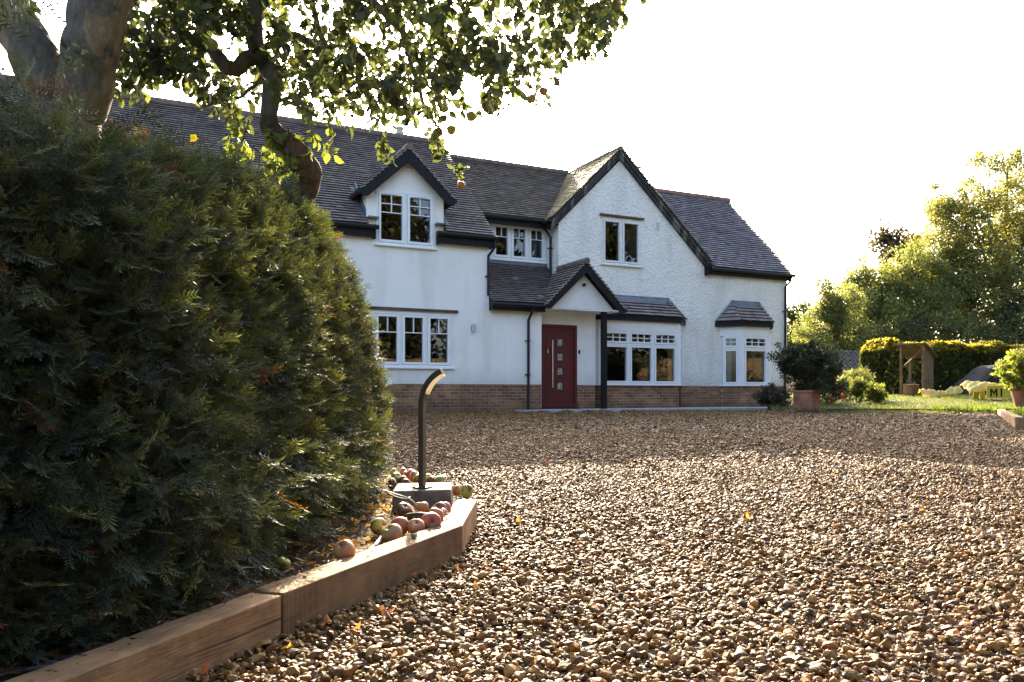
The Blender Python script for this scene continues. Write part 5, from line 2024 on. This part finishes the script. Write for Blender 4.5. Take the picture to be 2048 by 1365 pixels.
WILLOW = [(0.088, 0.106, 0.050), (0.112, 0.132, 0.056), (0.145, 0.16, 0.062), (0.074, 0.092, 0.048), (0.21, 0.18, 0.05)]
MIDG = [(0.094, 0.116, 0.054), (0.122, 0.146, 0.060), (0.078, 0.096, 0.048), (0.165, 0.172, 0.066)]
DARKG = [(0.025, 0.036, 0.018), (0.035, 0.048, 0.022), (0.045, 0.055, 0.024)]
PURP = [(0.045, 0.04, 0.03), (0.06, 0.05, 0.035), (0.035, 0.04, 0.028)]
lt = (1, 1, 1)
big_tree('willow_tree', (29.5, 47, 0.4), [px_blob(1985, 470, 100, 90, 47), px_blob(2040, 400, 70, 90, 47), px_blob(1930, 400, 60, 45, 46), px_blob(1965, 345, 40, 45, 47), px_blob(1900, 480, 45, 40, 46), px_blob(2000, 590, 120, 90, 46), px_blob(2080, 520, 110, 150, 48), px_blob(1910, 560, 70, 60, 46), px_blob(1990, 660, 130, 60, 45), px_blob(1880, 420, 25, 20, 46), px_blob(2015, 320, 35, 25, 47), px_blob(1905, 440, 50, 45, 47), px_blob(1885, 395, 34, 36, 47), px_blob(1875, 470, 45, 40, 47), px_blob(1950, 600, 110, 80, 46), px_blob(1950, 520, 80, 70, 46), px_blob(2060, 450, 80, 90, 47)],
         860, 0.60, 95, 0.165, WILLOW, 'tallest tree at the right edge, yellow green sunlit crown', 0.4, 'trees beyond the garden', limbs=30)
big_tree('garden_tree', (25.0, 46.5, 0.4), [px_blob(1800, 620, 85, 80, 45), px_blob(1850, 570, 60, 60, 44.5), px_blob(1760, 590, 60, 50, 45), px_blob(1720, 640, 55, 60, 44), px_blob(1870, 650, 80, 70, 44), px_blob(1720, 540, 18, 30, 45), px_blob(1790, 560, 40, 35, 45), px_blob(1830, 530, 65, 45, 46), px_blob(1895, 570, 70, 75, 46), px_blob(1760, 640, 90, 60, 44.5), px_blob(1730, 590, 50, 50, 45)],
         600, 0.58, 95, 0.155, MIDG, 'broad bushy tree in the middle of the row, left of the tallest one', 0.3, 'trees beyond the garden', limbs=24)
big_tree('copper_tree', (27.5, 54, 0.4), [px_blob(1790, 490, 50, 28, 54), px_blob(1765, 478, 24, 18, 54), px_blob(1820, 500, 34, 24, 54), px_blob(1800, 530, 40, 35, 54), px_blob(1840, 480, 18, 14, 54)],
         70, 0.6, 50, 0.26, PURP, 'dark coppery tree whose top shows above the bushy tree', 0.25, 'trees beyond the garden', limbs=16)
big_tree('garden_tree', (18.0, 41.5, 0.4), [px_blob(1665, 620, 30, 45, 41), px_blob(1650, 660, 40, 50, 41), px_blob(1690, 660, 45, 55, 41), px_blob(1735, 690, 45, 35, 40), px_blob(1650, 580, 14, 26, 41), px_blob(1625, 690, 40, 45, 40), px_blob(1690, 610, 40, 40, 42)],
         300, 0.42, 85, 0.125, MIDG, 'pale green slender tree beside the corner of the house', 0.16, 'trees beyond the garden', limbs=16)
big_tree('garden_tree', (20.5, 52, 0.4), [px_blob(1600, 640, 30, 34, 52), px_blob(1580, 660, 34, 50, 52), px_blob(1615, 690, 40, 40, 52)],
         70, 0.7, 70, 0.22, DARKG, 'dark green tree just showing past the right hand wall of the house', 0.25, 'trees beyond the garden', limbs=10)
big_tree('garden_tree', (33, 50, 0.4), [px_blob(1900, 690, 200, 55, 42), px_blob(1760, 700, 100, 45, 41), px_blob(2090, 660, 120, 90, 43)],
         220, 0.7, 80, 0.2, DARKG, 'low trees, their leaf colour darkened for shade, filling the gap above the beech hedge', 0.25, 'trees beyond the garden', limbs=12)  # dark leaf colour stands in for the shaded side of the trees

# beech hedge
def box_hedge(name, pts, h, w, n, size, cols, label, top_cols=None):
    A, B = Vector(pts[0]), Vector(pts[1])
    t = empty(name, A)
    tag(t, label, 'hedge')
    L = (B - A).length
    d = (B - A).normalized()
    nn = Vector((-d.y, d.x, 0))
    a = RG.random(n) * L
    side = RG.random(n)
    zz = RG.random(n) * h
    ww = np.where(side < 0.5, -w / 2, np.where(side < 0.62, w / 2, RG.uniform(-w / 2, w / 2, n)))
    top = side > 0.72
    zz = np.where(top, h, zz)
    ww = np.where(~top & (side >= 0.62), RG.uniform(-w / 2, w / 2, n), ww)
    a = np.where(~top & (side >= 0.62), 0.25 * RG.random(n) ** 2, a)
    rnd = np.clip((0.5 - a) / 0.5, 0, 1)
    zz = np.where(zz > h - 0.35 * rnd, zz - 0.3 * rnd, zz)
    bumpy = 0.10 * np.sin(a * 2.1 + zz * 3) + 0.07 * np.sin(a * 5.3 - zz * 4)
    depth = RG.random(n) ** 2 * 0.28
    ww = ww + np.sign(-ww) * depth * (~top) + bumpy * 0.6
    zz = np.maximum(0.05, zz + np.where(top, -depth * 0.5 + bumpy, 0))
    pos = np.outer(a, np.array(d)) + np.outer(ww, np.array(nn))
    pos[:, 2] += zz
    c = pick_cols(n, cols, 0.3)
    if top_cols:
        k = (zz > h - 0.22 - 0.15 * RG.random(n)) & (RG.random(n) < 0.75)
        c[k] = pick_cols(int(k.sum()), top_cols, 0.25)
    dd_ = RG.normal(size=(n, 3)) * 0.8 + np.array([0, -0.6, 0.2])
    dd_ /= np.linalg.norm(dd_, axis=1, keepdims=True)
    V, Q, C = stamp(KITE_T * np.array([1.25, 1, 1]), KITE_Q, pos, frames(dd_), size * RG.uniform(0.6, 1.3, n), c)
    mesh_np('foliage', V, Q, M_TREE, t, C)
    mb = MB()
    for k in range(int(L * 2.2)):
        p = d * (k / 2.2 + random.uniform(-.1, .1)) + nn * random.uniform(-.1, .1)
        mb.tube([p, p + Vector((random.uniform(-.15, .15), random.uniform(-.1, .1), h * 0.55)), p + Vector((random.uniform(-.3, .3), random.uniform(-.2, .2), h * 0.9))], [0.035, 0.022, 0.008], 5)
    mb.build('stem', M_TWIG, t)
    return t


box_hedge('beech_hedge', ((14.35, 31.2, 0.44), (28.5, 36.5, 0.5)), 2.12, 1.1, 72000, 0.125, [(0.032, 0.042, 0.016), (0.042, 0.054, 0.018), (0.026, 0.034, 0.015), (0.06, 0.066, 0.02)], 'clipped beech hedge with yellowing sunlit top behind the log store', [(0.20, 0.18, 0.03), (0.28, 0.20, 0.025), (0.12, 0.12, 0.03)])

box_hedge('screen_hedge', ((4.0, 57.0, 0.4), (75.0, 60.0, 0.5)), 3.6, 2.0, 16000, 0.4, DARKG, 'added dark hedge screening the bright horizon far behind the garden trees')  # added to block the bright horizon behind gaps in the beech hedge
# outbuilding with a tiled roof behind the hedge
ob = empty('outbuilding', (15.6, 36.5, 0.4))
tag(ob, 'low outbuilding with a dark pantiled roof seen between potted shrub and beech hedge', 'outbuilding')
mb = MB()
mb.box(-2.2, 2.4, 0.0, 3.0, 0, 1.30)
mb.build('wall', M_STORE, ob)
mb = MB()
for k in range(9):
    for i in range(24):
        a0 = -2.4 + i * 0.205
        t0 = k * 0.22
        f = random.uniform(0.7, 1.3)
        mb.col = (0.06 * f, 0.05 * f, 0.048 * f)
        vs = []
        for tt, hh in ((t0 - 0.02, 0.05), (t0 + 0.22, 0.015)):
            for aa, dh in ((0, 0.0), (0.05, 0.035), (0.10, 0.045), (0.15, 0.02), (0.20, -0.01)):
                vs.append((a0 + aa, -0.2 + tt * 0.86, 1.25 + tt * 0.5 + hh + dh))
        mb.add(vs, [(j, j + 1, j + 6, j + 5) for j in range(4)])
        mb.add([vs[0], vs[2], vs[4], (vs[4][0], vs[4][1], vs[4][2] - 0.05), (vs[0][0], vs[0][1], vs[0][2] - 0.05)], [(0, 4, 3, 2, 1)])
mb.col = (0.05, 0.04, 0.04)
mb.prism([(-2.4, -0.18, 1.22), (2.5, -0.18, 1.22), (2.5, 1.5, 2.2), (-2.4, 1.5, 2.2)], (0, 0, 0.03))
mb.prism([(-2.4, 1.5, 2.2), (2.5, 1.5, 2.2), (2.5, 3.2, 1.22), (-2.4, 3.2, 1.22)], (0, 0, 0.03))
mb.build('roof', M_TILE, ob, colors=True)

# log store
ls_ = empty('log_store', (14.05, 26.5, 0.42), math.atan2(0.74, -0.67))
tag(ls_, 'small open fronted timber log store with a sloping roof before the beech hedge', 'log store')
SWd, SDp, HF, HB = 0.80, 0.78, 1.80, 1.46          # local x along the front, local y = outwards; the store runs back along -y
for x0, y0, h in ((0.0, 0.0, HF), (SWd - 0.08, 0.0, HF), (0.0, -SDp, HB), (SWd - 0.08, -SDp, HB)):
    mb = MB()
    mb.box(x0, x0 + 0.08, y0 - 0.08, y0, -0.05, h)
    mb.build('post', M_STORE, ls_, bevel=0.006)
mb = MB()
for i in range(8):
    y1 = -0.005 - i * (SDp / 8)
    y0 = y1 - SDp / 8 + 0.006
    za, zb = HF - (HF - HB) * (-y1 / SDp), HF - (HF - HB) * (-y0 / SDp)
    mb.prism([(-0.022, y1, 0.05), (-0.022, y0, 0.05), (-0.022, y0, zb - 0.02), (-0.022, y1, za - 0.02)], (0.02, 0, 0))
mb.build('side_wall', M_STORE, ls_)
mb = MB()
mb.prism([(-0.10, 0.10, HF + 0.04), (SWd + 0.10, 0.10, HF + 0.04), (SWd + 0.10, -SDp - 0.14, HB - 0.06), (-0.10, -SDp - 0.14, HB - 0.06)], (0, 0, 0.022))
ro_ = mb.build('roof', M_STORE, ls_)
mb = MB()
mb.prism([(-0.12, 0.12, HF + 0.07), (SWd + 0.12, 0.12, HF + 0.07), (SWd + 0.12, -SDp - 0.16, HB - 0.03), (-0.12, -SDp - 0.16, HB - 0.03)], (0, 0, 0.012))
mb.build('roof_felt', M_LEAD, ro_)
mb = MB()
mb.tube([(0.05, -0.04, HF - 0.12), (SWd - 0.05, -0.04, HF - 0.78)], 0.032, 4)
mb.build('brace', M_STORE, ls_)
tub = empty('log_basket', (13.85, 27.0, 0.42))
tag(tub, 'round wicker basket standing inside the log store', 'basket')
mb = MB()
mb.lathe((0, 0, 0), [(0.0, 0.02), (0.20, 0.02), (0.24, 0.25), (0.27, 0.44), (0.29, 0.46), (0.26, 0.47), (0.23, 0.36), (0.0, 0.36)], 22)
mb.build('body', M_WICKER, tub, smooth=True)
for k in range(5):
    mb = MB()
    mb.tube([(random.uniform(-.1, 0), random.uniform(-.12, .12), 0.40 + 0.035 * k), (random.uniform(0.02, .16), random.uniform(-.12, .12), 0.46 + 0.05 * k)], 0.05, 8)
    lg = mb.build('log', M_LOG, None)
    lg.location = tub.location
    tag(lg, 'dark split log heaped on the wicker basket', 'log', 'logs in the basket')

# car under a cover
car = empty('covered_car', (17.25, 28.6, 0.36), R(6))
tag(car, 'hatchback hidden under a wrinkled grey car cover in front of the beech hedge', 'car')
prof = [(0.0, 0.42), (0.05, 0.60), (0.18, 0.72), (0.40, 0.84), (0.52, 0.92), (0.80, 1.22), (0.98, 1.29), (1.6, 1.33), (2.4, 1.30), (3.0, 1.0), (3.7, 0.84), (3.95, 0.7), (4.02, 0.42)]
px_, pz_ = np.array([p[0] for p in prof]), np.array([p[1] for p in prof])
xs = np.linspace(0, 4.02, 64)
vs, nseg = [], 24
for i, xx in enumerate(xs):
    hz = float(np.interp(xx, px_, pz_))
    endf = 1 - 0.18 * math.exp(-xx / 0.25) - 0.18 * math.exp(-(4.02 - xx) / 0.25)
    for k in range(nseg + 1):
        t = math.pi * k / nseg
        cy, sy = math.cos(t), math.sin(t)
        yy = 0.86 * endf * math.copysign(abs(cy) ** 0.42, cy) * (1 - 0.20 * max(0, sy) ** 0.5 * max(0, (hz - 0.9)) / 0.5)
        z = 0.16 + (hz - 0.16) * abs(sy) ** 0.5
        wr = 0.025 * math.sin(xx * 7 + k * 0.8) + 0.018 * math.sin(xx * 15 - k * 1.7) * math.sin(k)
        vs.append((xx + 0.02 * math.sin(k * 2.1), 0.9 + yy + wr * (1 if cy < 0 else -1), max(0.06, z + wr * 0.6)))
fs = [(i * (nseg + 1) + k, i * (nseg + 1) + k + 1, (i + 1) * (nseg + 1) + k + 1, (i + 1) * (nseg + 1) + k) for i in range(63) for k in range(nseg)]
fs += [tuple(range(nseg + 1))[::-1], tuple(63 * (nseg + 1) + k for k in range(nseg + 1))]
mb = MB()
mb.add(vs, fs)
mb.build('cover', M_TARP, car, smooth=True)
for x0 in (0.75, 3.25):
    for y0 in (0.12, 1.68):
        mb = MB()
        mb.tube([(x0, y0 - 0.09, 0.29), (x0, y0 + 0.09, 0.29)], 0.29, 18)
        mb.build('wheel', M_CABLE, car)
mb = MB()
mb.box(0.10, 3.9, 0.12, 1.68, 0.14, 0.42)
mb.build('sill', plain('car_paint', (0.08, 0.09, 0.10), 0.4), car, bevel=0.03)

# yellow trestle with a plastic sheet, board with letters, sheet on the grass
def crumple(name, fr, L, W, Hh, seed, label, cat_, m=M_YELLOW, edge=0.1):
    rn = random.Random(seed)
    k = [rn.uniform(3, 9) for _ in range(6)]
    nx, ny = 36, 16
    mb = MB()
    vs = []
    for i in range(nx + 1):
        for j in range(ny + 1):
            a, b = i / nx * L, (j / ny - 0.5) * W
            e = max(0, abs(j / ny - 0.5) * 2 - 0.72) / 0.28
            z = Hh * ((0.5 + 0.5 * math.sin(a * k[0] + 1.5 * math.sin(b * k[1]))) * (0.5 + 0.5 * math.sin(a * k[2] * 0.5 + b * k[3])) + 0.35 * abs(math.sin(a * 17 + b * 9)) * abs(math.sin(b * 14 - a * 5))) - edge * e - edge * max(0, 0.08 - i / nx) * 8 - edge * max(0, i / nx - 0.92) * 8
            vs.append((a, b * (1 + 0.08 * math.sin(a * 6)), z))
    mb.add(vs, [(i * (ny + 1) + j, (i + 1) * (ny + 1) + j, (i + 1) * (ny + 1) + j + 1, i * (ny + 1) + j + 1) for i in range(nx) for j in range(ny)])
    o = mb.build(name, m, None, smooth=True)
    so_ = o.modifiers.new('thickness', 'SOLIDIFY')
    so_.thickness = 0.006
    o.location, o.rotation_euler = fr
    tag(o, label, cat_)
    return o


M_SHEET = leaf_mat('yellow_sheet', 0.45, 0.4, (1.0, 0.9, 0.35), 0.5)


def sheet_col(o, c):
    a = o.data.attributes.new('Col', 'FLOAT_COLOR', 'POINT')
    a.data.foreach_set('color', [c[0], c[1], c[2], 1.0] * len(o.data.vertices))


tr_ = empty('trestle_table', (14.45, 24.2, 0.36), R(-4))
tag(tr_, 'low yellow trestle table standing on the sunny grass', 'table')
mb = MB()
mb.box(-0.15, 1.4, -0.28, 0.28, 0.355, 0.385)
mb.build('tabletop', M_YELLOW, tr_, bevel=0.006)
for x0 in (0.0, 1.2):
    for y0 in (-0.24, 0.14):
        mb = MB()
        mb.prism([(x0, y0, -0.05), (x0 + 0.15, y0, -0.05), (x0 + 0.15, y0, 0.355), (x0, y0, 0.355)], (0, 0.04, 0))
        mb.build('leg', M_YELLOW, tr_, bevel=0.004)
o = crumple('plastic_sheet', ((14.05, 24.15, 0.76), (R(4), R(1), R(-4))), 1.6, 0.72, 0.17, 4, 'crumpled yellow plastic sheet thrown over the trestle table', 'plastic sheet', M_SHEET, 0.14)
sheet_col(o, (0.60, 0.56, 0.20))
o = crumple('plastic_sheet', ((13.35, 25.2, 0.40), (0, R(-8), R(14))), 1.35, 0.45, 0.26, 9, 'yellow plastic sheet lying on the grass between log store and car', 'plastic sheet', M_SHEET, 0.05)
sheet_col(o, (0.54, 0.50, 0.20))
sb = empty('banner_board', (14.42, 23.6, 0.38), R(-4))
tag(sb, 'yellow board with big black letters leaning by the terracotta pot', 'sign')
mb = MB()
mb.box(0, 0.85, 0, 0.02, 0.05, 0.42)
mb.build('board', M_YELLOW, sb)
mb = MB()
yq = -0.004
x0 = 0.10
for q in ([(0, 0), (0.05, 0), (0.05, 0.24), (0, 0.24)], [(0.05, 0.24), (0.05, 0.15), (0.105, 0.05), (0.105, 0.14)], [(0.105, 0.14), (0.105, 0.05), (0.16, 0.15), (0.16, 0.24)], [(0.16, 0), (0.21, 0), (0.21, 0.24), (0.16, 0.24)], [(0.30, 0), (0.35, 0), (0.35, 0.24), (0.30, 0.24)]):
    mb.prism([(x0 + a, yq, 0.10 + b) for a, b in q], (0, 0.003, 0))
mb.build('letters', M_BLACK, sb)

# square terracotta planter and its shrub
pl = empty('terracotta_planter', (7.22, 19.05, 0.155), R(45))
tag(pl, 'square terracotta planter with a rim, standing corner on at the edge of the gravel', 'planter')
mb = MB()
for s0, s1, z0, z1 in ((0.232, 0.242, 0.0, 0.44), (0.256, 0.258, 0.44, 0.50)):
    mb.prism([(-s0, -s0, z0), (s0, -s0, z0), (s0, s0, z0), (-s0, s0, z0)], (0, 0, z1 - z0))
mb.build('body', M_TERRA, pl, bevel=0.01)
mb = MB()
mb.prism([(-0.22, -0.22, 0.47), (0.22, -0.22, 0.47), (0.22, 0.22, 0.47), (-0.22, 0.22, 0.47)], (0, 0, 0.035))
mb.build('soil', M_SOIL, pl)


def shrub(name, base, blobs, n, r, per, size, cols, label, cat_='shrub', stems=8, m=None, T=KITE_T, stem_r=0.02):
    b = Vector(base)
    t = empty(name, b)
    tag(t, label, cat_)
    cs, rs = blob_clumps(blobs, n, r)
    leaf_cloud('foliage', m or M_SHRUB, t, cs, rs, per, size, cols, origin=b, T=T)
    mb = MB()
    for i in range(stems):
        e = Vector(cs[random.randrange(len(cs))]) - b
        limb(mb, [(random.uniform(-.03, .03), random.uniform(-.03, .03), 0), Vector((e.x * 0.35, e.y * 0.35, e.z * 0.55)), e], [stem_r, stem_r * 0.7, stem_r * 0.25], 5, 4, 0.01)
    mb.build('stem', M_TWIG, t)
    return t


SH = [(0.026, 0.034, 0.018), (0.036, 0.046, 0.020), (0.022, 0.027, 0.018), (0.05, 0.055, 0.024)]
shrub('potted_shrub', (7.22, 19.05, 0.62), [px_blob(1612, 722, 58, 30, 19.05), px_blob(1575, 712, 36, 22, 19), px_blob(1650, 725, 42, 36, 19.1), px_blob(1625, 760, 52, 26, 19.1), px_blob(1580, 735, 30, 16, 18.9), px_blob(1672, 770, 24, 24, 19.2), px_blob(1605, 700, 40, 16, 19)],
      250, 0.115, 70, 0.055, SH, 'spreading dark green shrub growing in the square planter', stems=14)
shrub('round_shrub', (6.75, 20.4, 0.15), [px_blob(1546, 790, 34, 24, 20.4), px_blob(1530, 795, 20, 16, 20.3), px_blob(1570, 797, 16, 18, 20.4)], 90, 0.09, 60, 0.04, [(0.030, 0.030, 0.024), (0.040, 0.038, 0.03), (0.024, 0.027, 0.02)], 'low round grey green shrub between the planter and the narrow bay')
shrub('yellow_green_shrub', (9.9, 22.3, 0.25), [px_blob(1735, 782, 28, 16, 22.3), px_blob(1712, 776, 12, 14, 22.2), px_blob(1755, 790, 18, 12, 22.3), px_blob(1730, 768, 14, 8, 22.3)], 60, 0.11, 55, 0.075, [(0.075, 0.095, 0.024), (0.10, 0.115, 0.026), (0.055, 0.07, 0.022)], 'bright yellow green low shrub in the sun beside the red flowers', m=M_TREE)
shrub('grey_green_shrub', (10.6, 24.4, 0.28), [px_blob(1712, 765, 26, 22, 24.4), px_blob(1690, 770, 20, 20, 24.4), px_blob(1725, 755, 14, 14, 24.4)], 70, 0.12, 60, 0.09, [(0.10, 0.12, 0.06), (0.13, 0.15, 0.075), (0.08, 0.095, 0.05)], 'pale grey green feathery bush in front of the outbuilding', T=KITE_T * np.array([0.35, 1.3, 1]), m=M_TREE)
shrub('leafy_bush', (8.9, 22.6, 0.22), [px_blob(1650, 780, 40, 26, 22.6), px_blob(1690, 790, 22, 18, 22.6), px_blob(1620, 770, 30, 30, 22.8)], 80, 0.12, 60, 0.06, SH, 'dark bush behind the terracotta planter')
rf = shrub('flowering_plant', (8.55, 21.2, 0.2), [px_blob(1668, 798, 12, 10, 21.2), px_blob(1686, 795, 8, 9, 21.2)], 16, 0.07, 40, 0.05, [(0.06, 0.09, 0.03), (0.08, 0.11, 0.03)], 'low plant with red flowers at the edge of the bed', 'flowers')
cs, rs = blob_clumps([px_blob(1664, 795, 10, 8, 21.1), px_blob(1684, 796, 9, 9, 21.1)], 14, 0.045)
leaf_cloud('flower', M_TREE, rf, cs, rs, 14, 0.035, [(0.50, 0.06, 0.025), (0.60, 0.14, 0.05), (0.42, 0.04, 0.02)], origin=(8.55, 21.2, 0.2))

# round pot at the right edge with its plant and canes
pt = empty('terracotta_pot', (10.78, 16.3, 0.22))
tag(pt, 'tapering round terracotta pot cut by the right edge of the picture', 'plant pot')
mb = MB()
mb.lathe((0, 0, 0), [(0.0, 0.0), (0.17, 0.0), (0.19, 0.05), (0.285, 0.42), (0.31, 0.43), (0.315, 0.50), (0.285, 0.50), (0.27, 0.44), (0.0, 0.44)], 28)
mb.build('body', M_TERRA, pt, smooth=False)
shrub('potted_plant', (10.78, 16.3, 0.66), [px_blob(2030, 735, 30, 30, 16.3), px_blob(2050, 720, 30, 26, 16.4), px_blob(2012, 745, 18, 24, 16.2), px_blob(2040, 765, 26, 12, 16.1), px_blob(2070, 745, 30, 36, 16.3)], 80, 0.11, 45, 0.085, [(0.10, 0.14, 0.045), (0.13, 0.17, 0.05), (0.08, 0.105, 0.04), (0.20, 0.19, 0.04)], 'light green leafy plant filling the round pot at the right edge', 'plant', m=M_TREE)
for i, (x0, x1) in enumerate(((2034, 2042), (2046, 2043), (2040, 2045))):
    mb = MB()
    mb.tube([at(x1, 775, 16.3), at((x0 + x1) / 2, 730, 16.3), at(x0, 682 + 6 * i, 16.3)], [0.012, 0.011, 0.009], 6)
    tag(mb.build('bamboo_cane', plain('cane', (0.30, 0.17, 0.07), 0.6, var=0.3), None), 'thin brown cane standing up out of the potted plant at the right edge', 'cane', 'canes in the round pot')
cr = MB()
c0 = at(2046, 828, 15.2)
ring(cr, c0.x - 0.16, c0.x + 0.2, c0.z - 0.14, c0.z + 0.10, 0.03, c0.y, c0.y + 0.03)
ring(cr, c0.x - 0.16, c0.x + 0.2, c0.z - 0.14, c0.z + 0.10, 0.03, c0.y + 0.25, c0.y + 0.28)
for xx in (c0.x - 0.16, c0.x + 0.17):
    for zz in (c0.z - 0.14, c0.z + 0.07):
        cr.box(xx, xx + 0.03, c0.y + 0.03, c0.y + 0.25, zz, zz + 0.03)
tag(cr.build('plastic_crate', M_BLACK, None), 'black plastic crate frame behind the pale timber at the right edge', 'crate')
timber('timber_edging', (7.35, 11.15), (10.66, 16.85), 0.11, -0.05, 0.235, 'pale sunlit timber edging the lawn at the right end of the drive').rotation_euler
lk = timber('timber_edging', (10.60, 18.40), (7.45, 18.55), 0.05, -0.05, 0.215, 'low dark board along the front of the lawn', M_DARKWOOD)

# grass
n = 52000
x = RG.uniform(6.6, 26, n)
y = 18.3 + 15 * RG.random(n) ** 1.3
k = (x < 0.70 * y + 1) & (x > 0.33 * y)
x, y = x[k], y[k]
n = len(x)
hgt = 0.055 + 0.07 * RG.random(n) ** 2 + 0.03 * wob(x * 2, y * 2)
hgt = np.clip(hgt, 0.03, 0.2)
d = RG.normal(size=(n, 3)) * 0.32
d[:, 2] = 1
d /= np.linalg.norm(d, axis=1, keepdims=True)
gz_ = np.where(y < 18.55, gz(x, y), lz(x, y))
g1 = stamp(KITE_T * np.array([0.22, 1, 1]), KITE_Q, np.stack([x, y, gz_ - 0.01], 1), frames(d), hgt, pick_cols(n, [(0.072, 0.094, 0.03), (0.092, 0.115, 0.034), (0.058, 0.076, 0.026), (0.13, 0.125, 0.05)], 0.3))
n = 9000                                              # right hand bed beyond the pale timber
y = RG.uniform(11, 18.4, n)
x = right_edge(y) + 0.12 + 2.0 * RG.random(n) ** 1.5
d = RG.normal(size=(n, 3)) * 0.4
d[:, 2] = 1
d /= np.linalg.norm(d, axis=1, keepdims=True)
g2 = stamp(KITE_T * np.array([0.28, 1, 1]), KITE_Q, np.stack([x, y, under(x, y) - 0.01], 1), frames(d), 0.08 + 0.14 * RG.random(n) ** 2, pick_cols(n, [(0.085, 0.115, 0.03), (0.12, 0.15, 0.035), (0.065, 0.09, 0.026)], 0.3))
n = 2600                                              # tufts creeping on to the gravel
x = RG.uniform(7.5, 10.6, n)
y = 18.45 - 0.75 * RG.random(n) ** 2
d = RG.normal(size=(n, 3)) * 0.5
d[:, 2] = 1
d /= np.linalg.norm(d, axis=1, keepdims=True)
g3 = stamp(KITE_T * np.array([0.25, 1, 1]), KITE_Q, np.stack([x, y, gz(x, y) - 0.005], 1), frames(d), 0.04 + 0.06 * RG.random(n), pick_cols(n, [(0.09, 0.11, 0.035), (0.12, 0.13, 0.045)], 0.3))
V, Q, C = cat([g1, g2, g3])
tag(mesh_np('grass', V, Q, M_GRASS, None, C), 'rough sunlit grass of the lawn beyond the gravel', 'grass', kind='stuff')

# a few single leaves lying on the gravel
random.seed(5)
leaf_spots = [(1005, 1000), (1600, 908), (1700, 878), (1990, 910), (1946, 877), (1905, 870), (1395, 965), (560, 1298), (800, 1205), (770, 1225), (1180, 985), (660, 1245), (1040, 1045), (1022, 1030), (1760, 935), (1330, 1090), (1500, 1040), (1850, 1020), (1120, 1080), (820, 1150), (1010, 1130), (700, 1260), (780, 1235), (1560, 890), (1660, 950), (400, 1350), (1260, 925), (930, 1150), (960, 1180), (1090, 925)]
for i, (x, y) in enumerate(leaf_spots):
    q = gpt(x, y, 0.02)
    zq = float(gz(q.x, q.y)) + 0.022
    q = gpt(x, y, zq)
    dv = np.array([[random.gauss(0, 1), random.gauss(0, 1), 0.25]])
    dv /= np.linalg.norm(dv)
    cl = random.choice([(0.34, 0.14, 0.03), (0.32, 0.19, 0.04), (0.22, 0.09, 0.03), (0.26, 0.07, 0.03)])
    V, Q, C = stamp(LEAF_T * np.array([1, 1, 1.6]), LEAF_Q, np.zeros((1, 3)), frames(dv, np.array([[0.2, 0.1, 1.0]])), np.array([random.uniform(0.026, 0.046)]), np.array([cl]))
    o = mesh_np('fallen_leaf', V, Q, M_LEAF, None, C)
    o.location = q
    tag(o, 'curled orange brown autumn leaf lying on the gravel drive', 'leaf', 'fallen leaves on the gravel')

# ------------------------------------------------------------------ across the drive, seen in the windows
fc = empty('board_fence', (10.0, -2.0, 0.0))
tag(fc, 'tall close boarded timber fence across the drive, mirrored in the windows', 'fence')
A_, B_ = Vector((0, 0, 0)), Vector((17.5, 28.0, 0))
L_ = (B_ - A_).length
dv = (B_ - A_).normalized()
nv = Vector((-dv.y, dv.x, 0))
mb = MB()
k = int(L_ / 0.125)
for i in range(k):
    p, q = A_ + dv * (i * 0.125), A_ + dv * (i * 0.125 + 0.135)
    off = nv * (0.012 if i % 2 else 0.0)
    mb.prism([p + off, q + off, q + off + Vector((0, 0, 2.35)), p + off + Vector((0, 0, 2.35))], nv * 0.014)
mb.build('board_panel', M_FENCE, fc)
for i in range(12):
    mb = MB()
    p = A_ + dv * (i * L_ / 11)
    mb.prism([p - dv * 0.06 - nv * 0.1, p + dv * 0.06 - nv * 0.1, p + dv * 0.06 - nv * 0.1 + Vector((0, 0, 2.5)), p - dv * 0.06 - nv * 0.1 + Vector((0, 0, 2.5))], nv * 0.098)
    mb.build('post', M_FENCE, fc)
CON = [(0.030, 0.038, 0.020), (0.042, 0.050, 0.024), (0.055, 0.058, 0.026), (0.075, 0.070, 0.028)]
for i, (x, y, h, r) in enumerate([(14.5, -1.0, 13, 2.6), (17.5, 4.0, 15, 2.8), (20.5, 8.5, 14, 2.6), (24.0, 14.0, 15, 2.8), (28.5, 19.5, 14, 2.6), (11.5, -6.0, 14, 2.8), (22, 1, 18, 3.4), (26, 7, 18, 3.4), (31, 13, 18, 3.4), (17, -5, 18, 3.4), (8, -10, 13, 2.8), (2, -13, 13, 3.0)]):
    bl = [(x, y, h * 0.22, r, r, h * 0.20), (x + 0.4, y, h * 0.45, r * 0.95, r, h * 0.22), (x, y + 0.3, h * 0.68, r * 0.75, r * 0.8, h * 0.22), (x - 0.3, y, h * 0.88, r * 0.4, r * 0.4, h * 0.14)]
    big_tree('conifer_tree', (x, y, 0), bl, 150, 0.85, 46, 0.42, CON, 'tall dark conifer standing behind the board fence across the drive', 0.22, 'trees across the drive', limbs=8)
for i, (x, y, r) in enumerate([(12.9, 5.4, 1.2), (16.4, 11.2, 1.3), (18.5, 13.9, 1.75), (21.8, 18.6, 1.0)]):
    shrub('laurel_bush', (x, y, 0.1), [(x, y, r * 0.75, r, r, r * 0.75), (x + 0.5, y - 0.4, r * 0.5, r * 0.8, r * 0.8, r * 0.5)], 60, 0.3, 40, 0.16, SH, 'dark bush in front of the board fence across the drive', stems=10)['group'] = 'bushes along the fence'
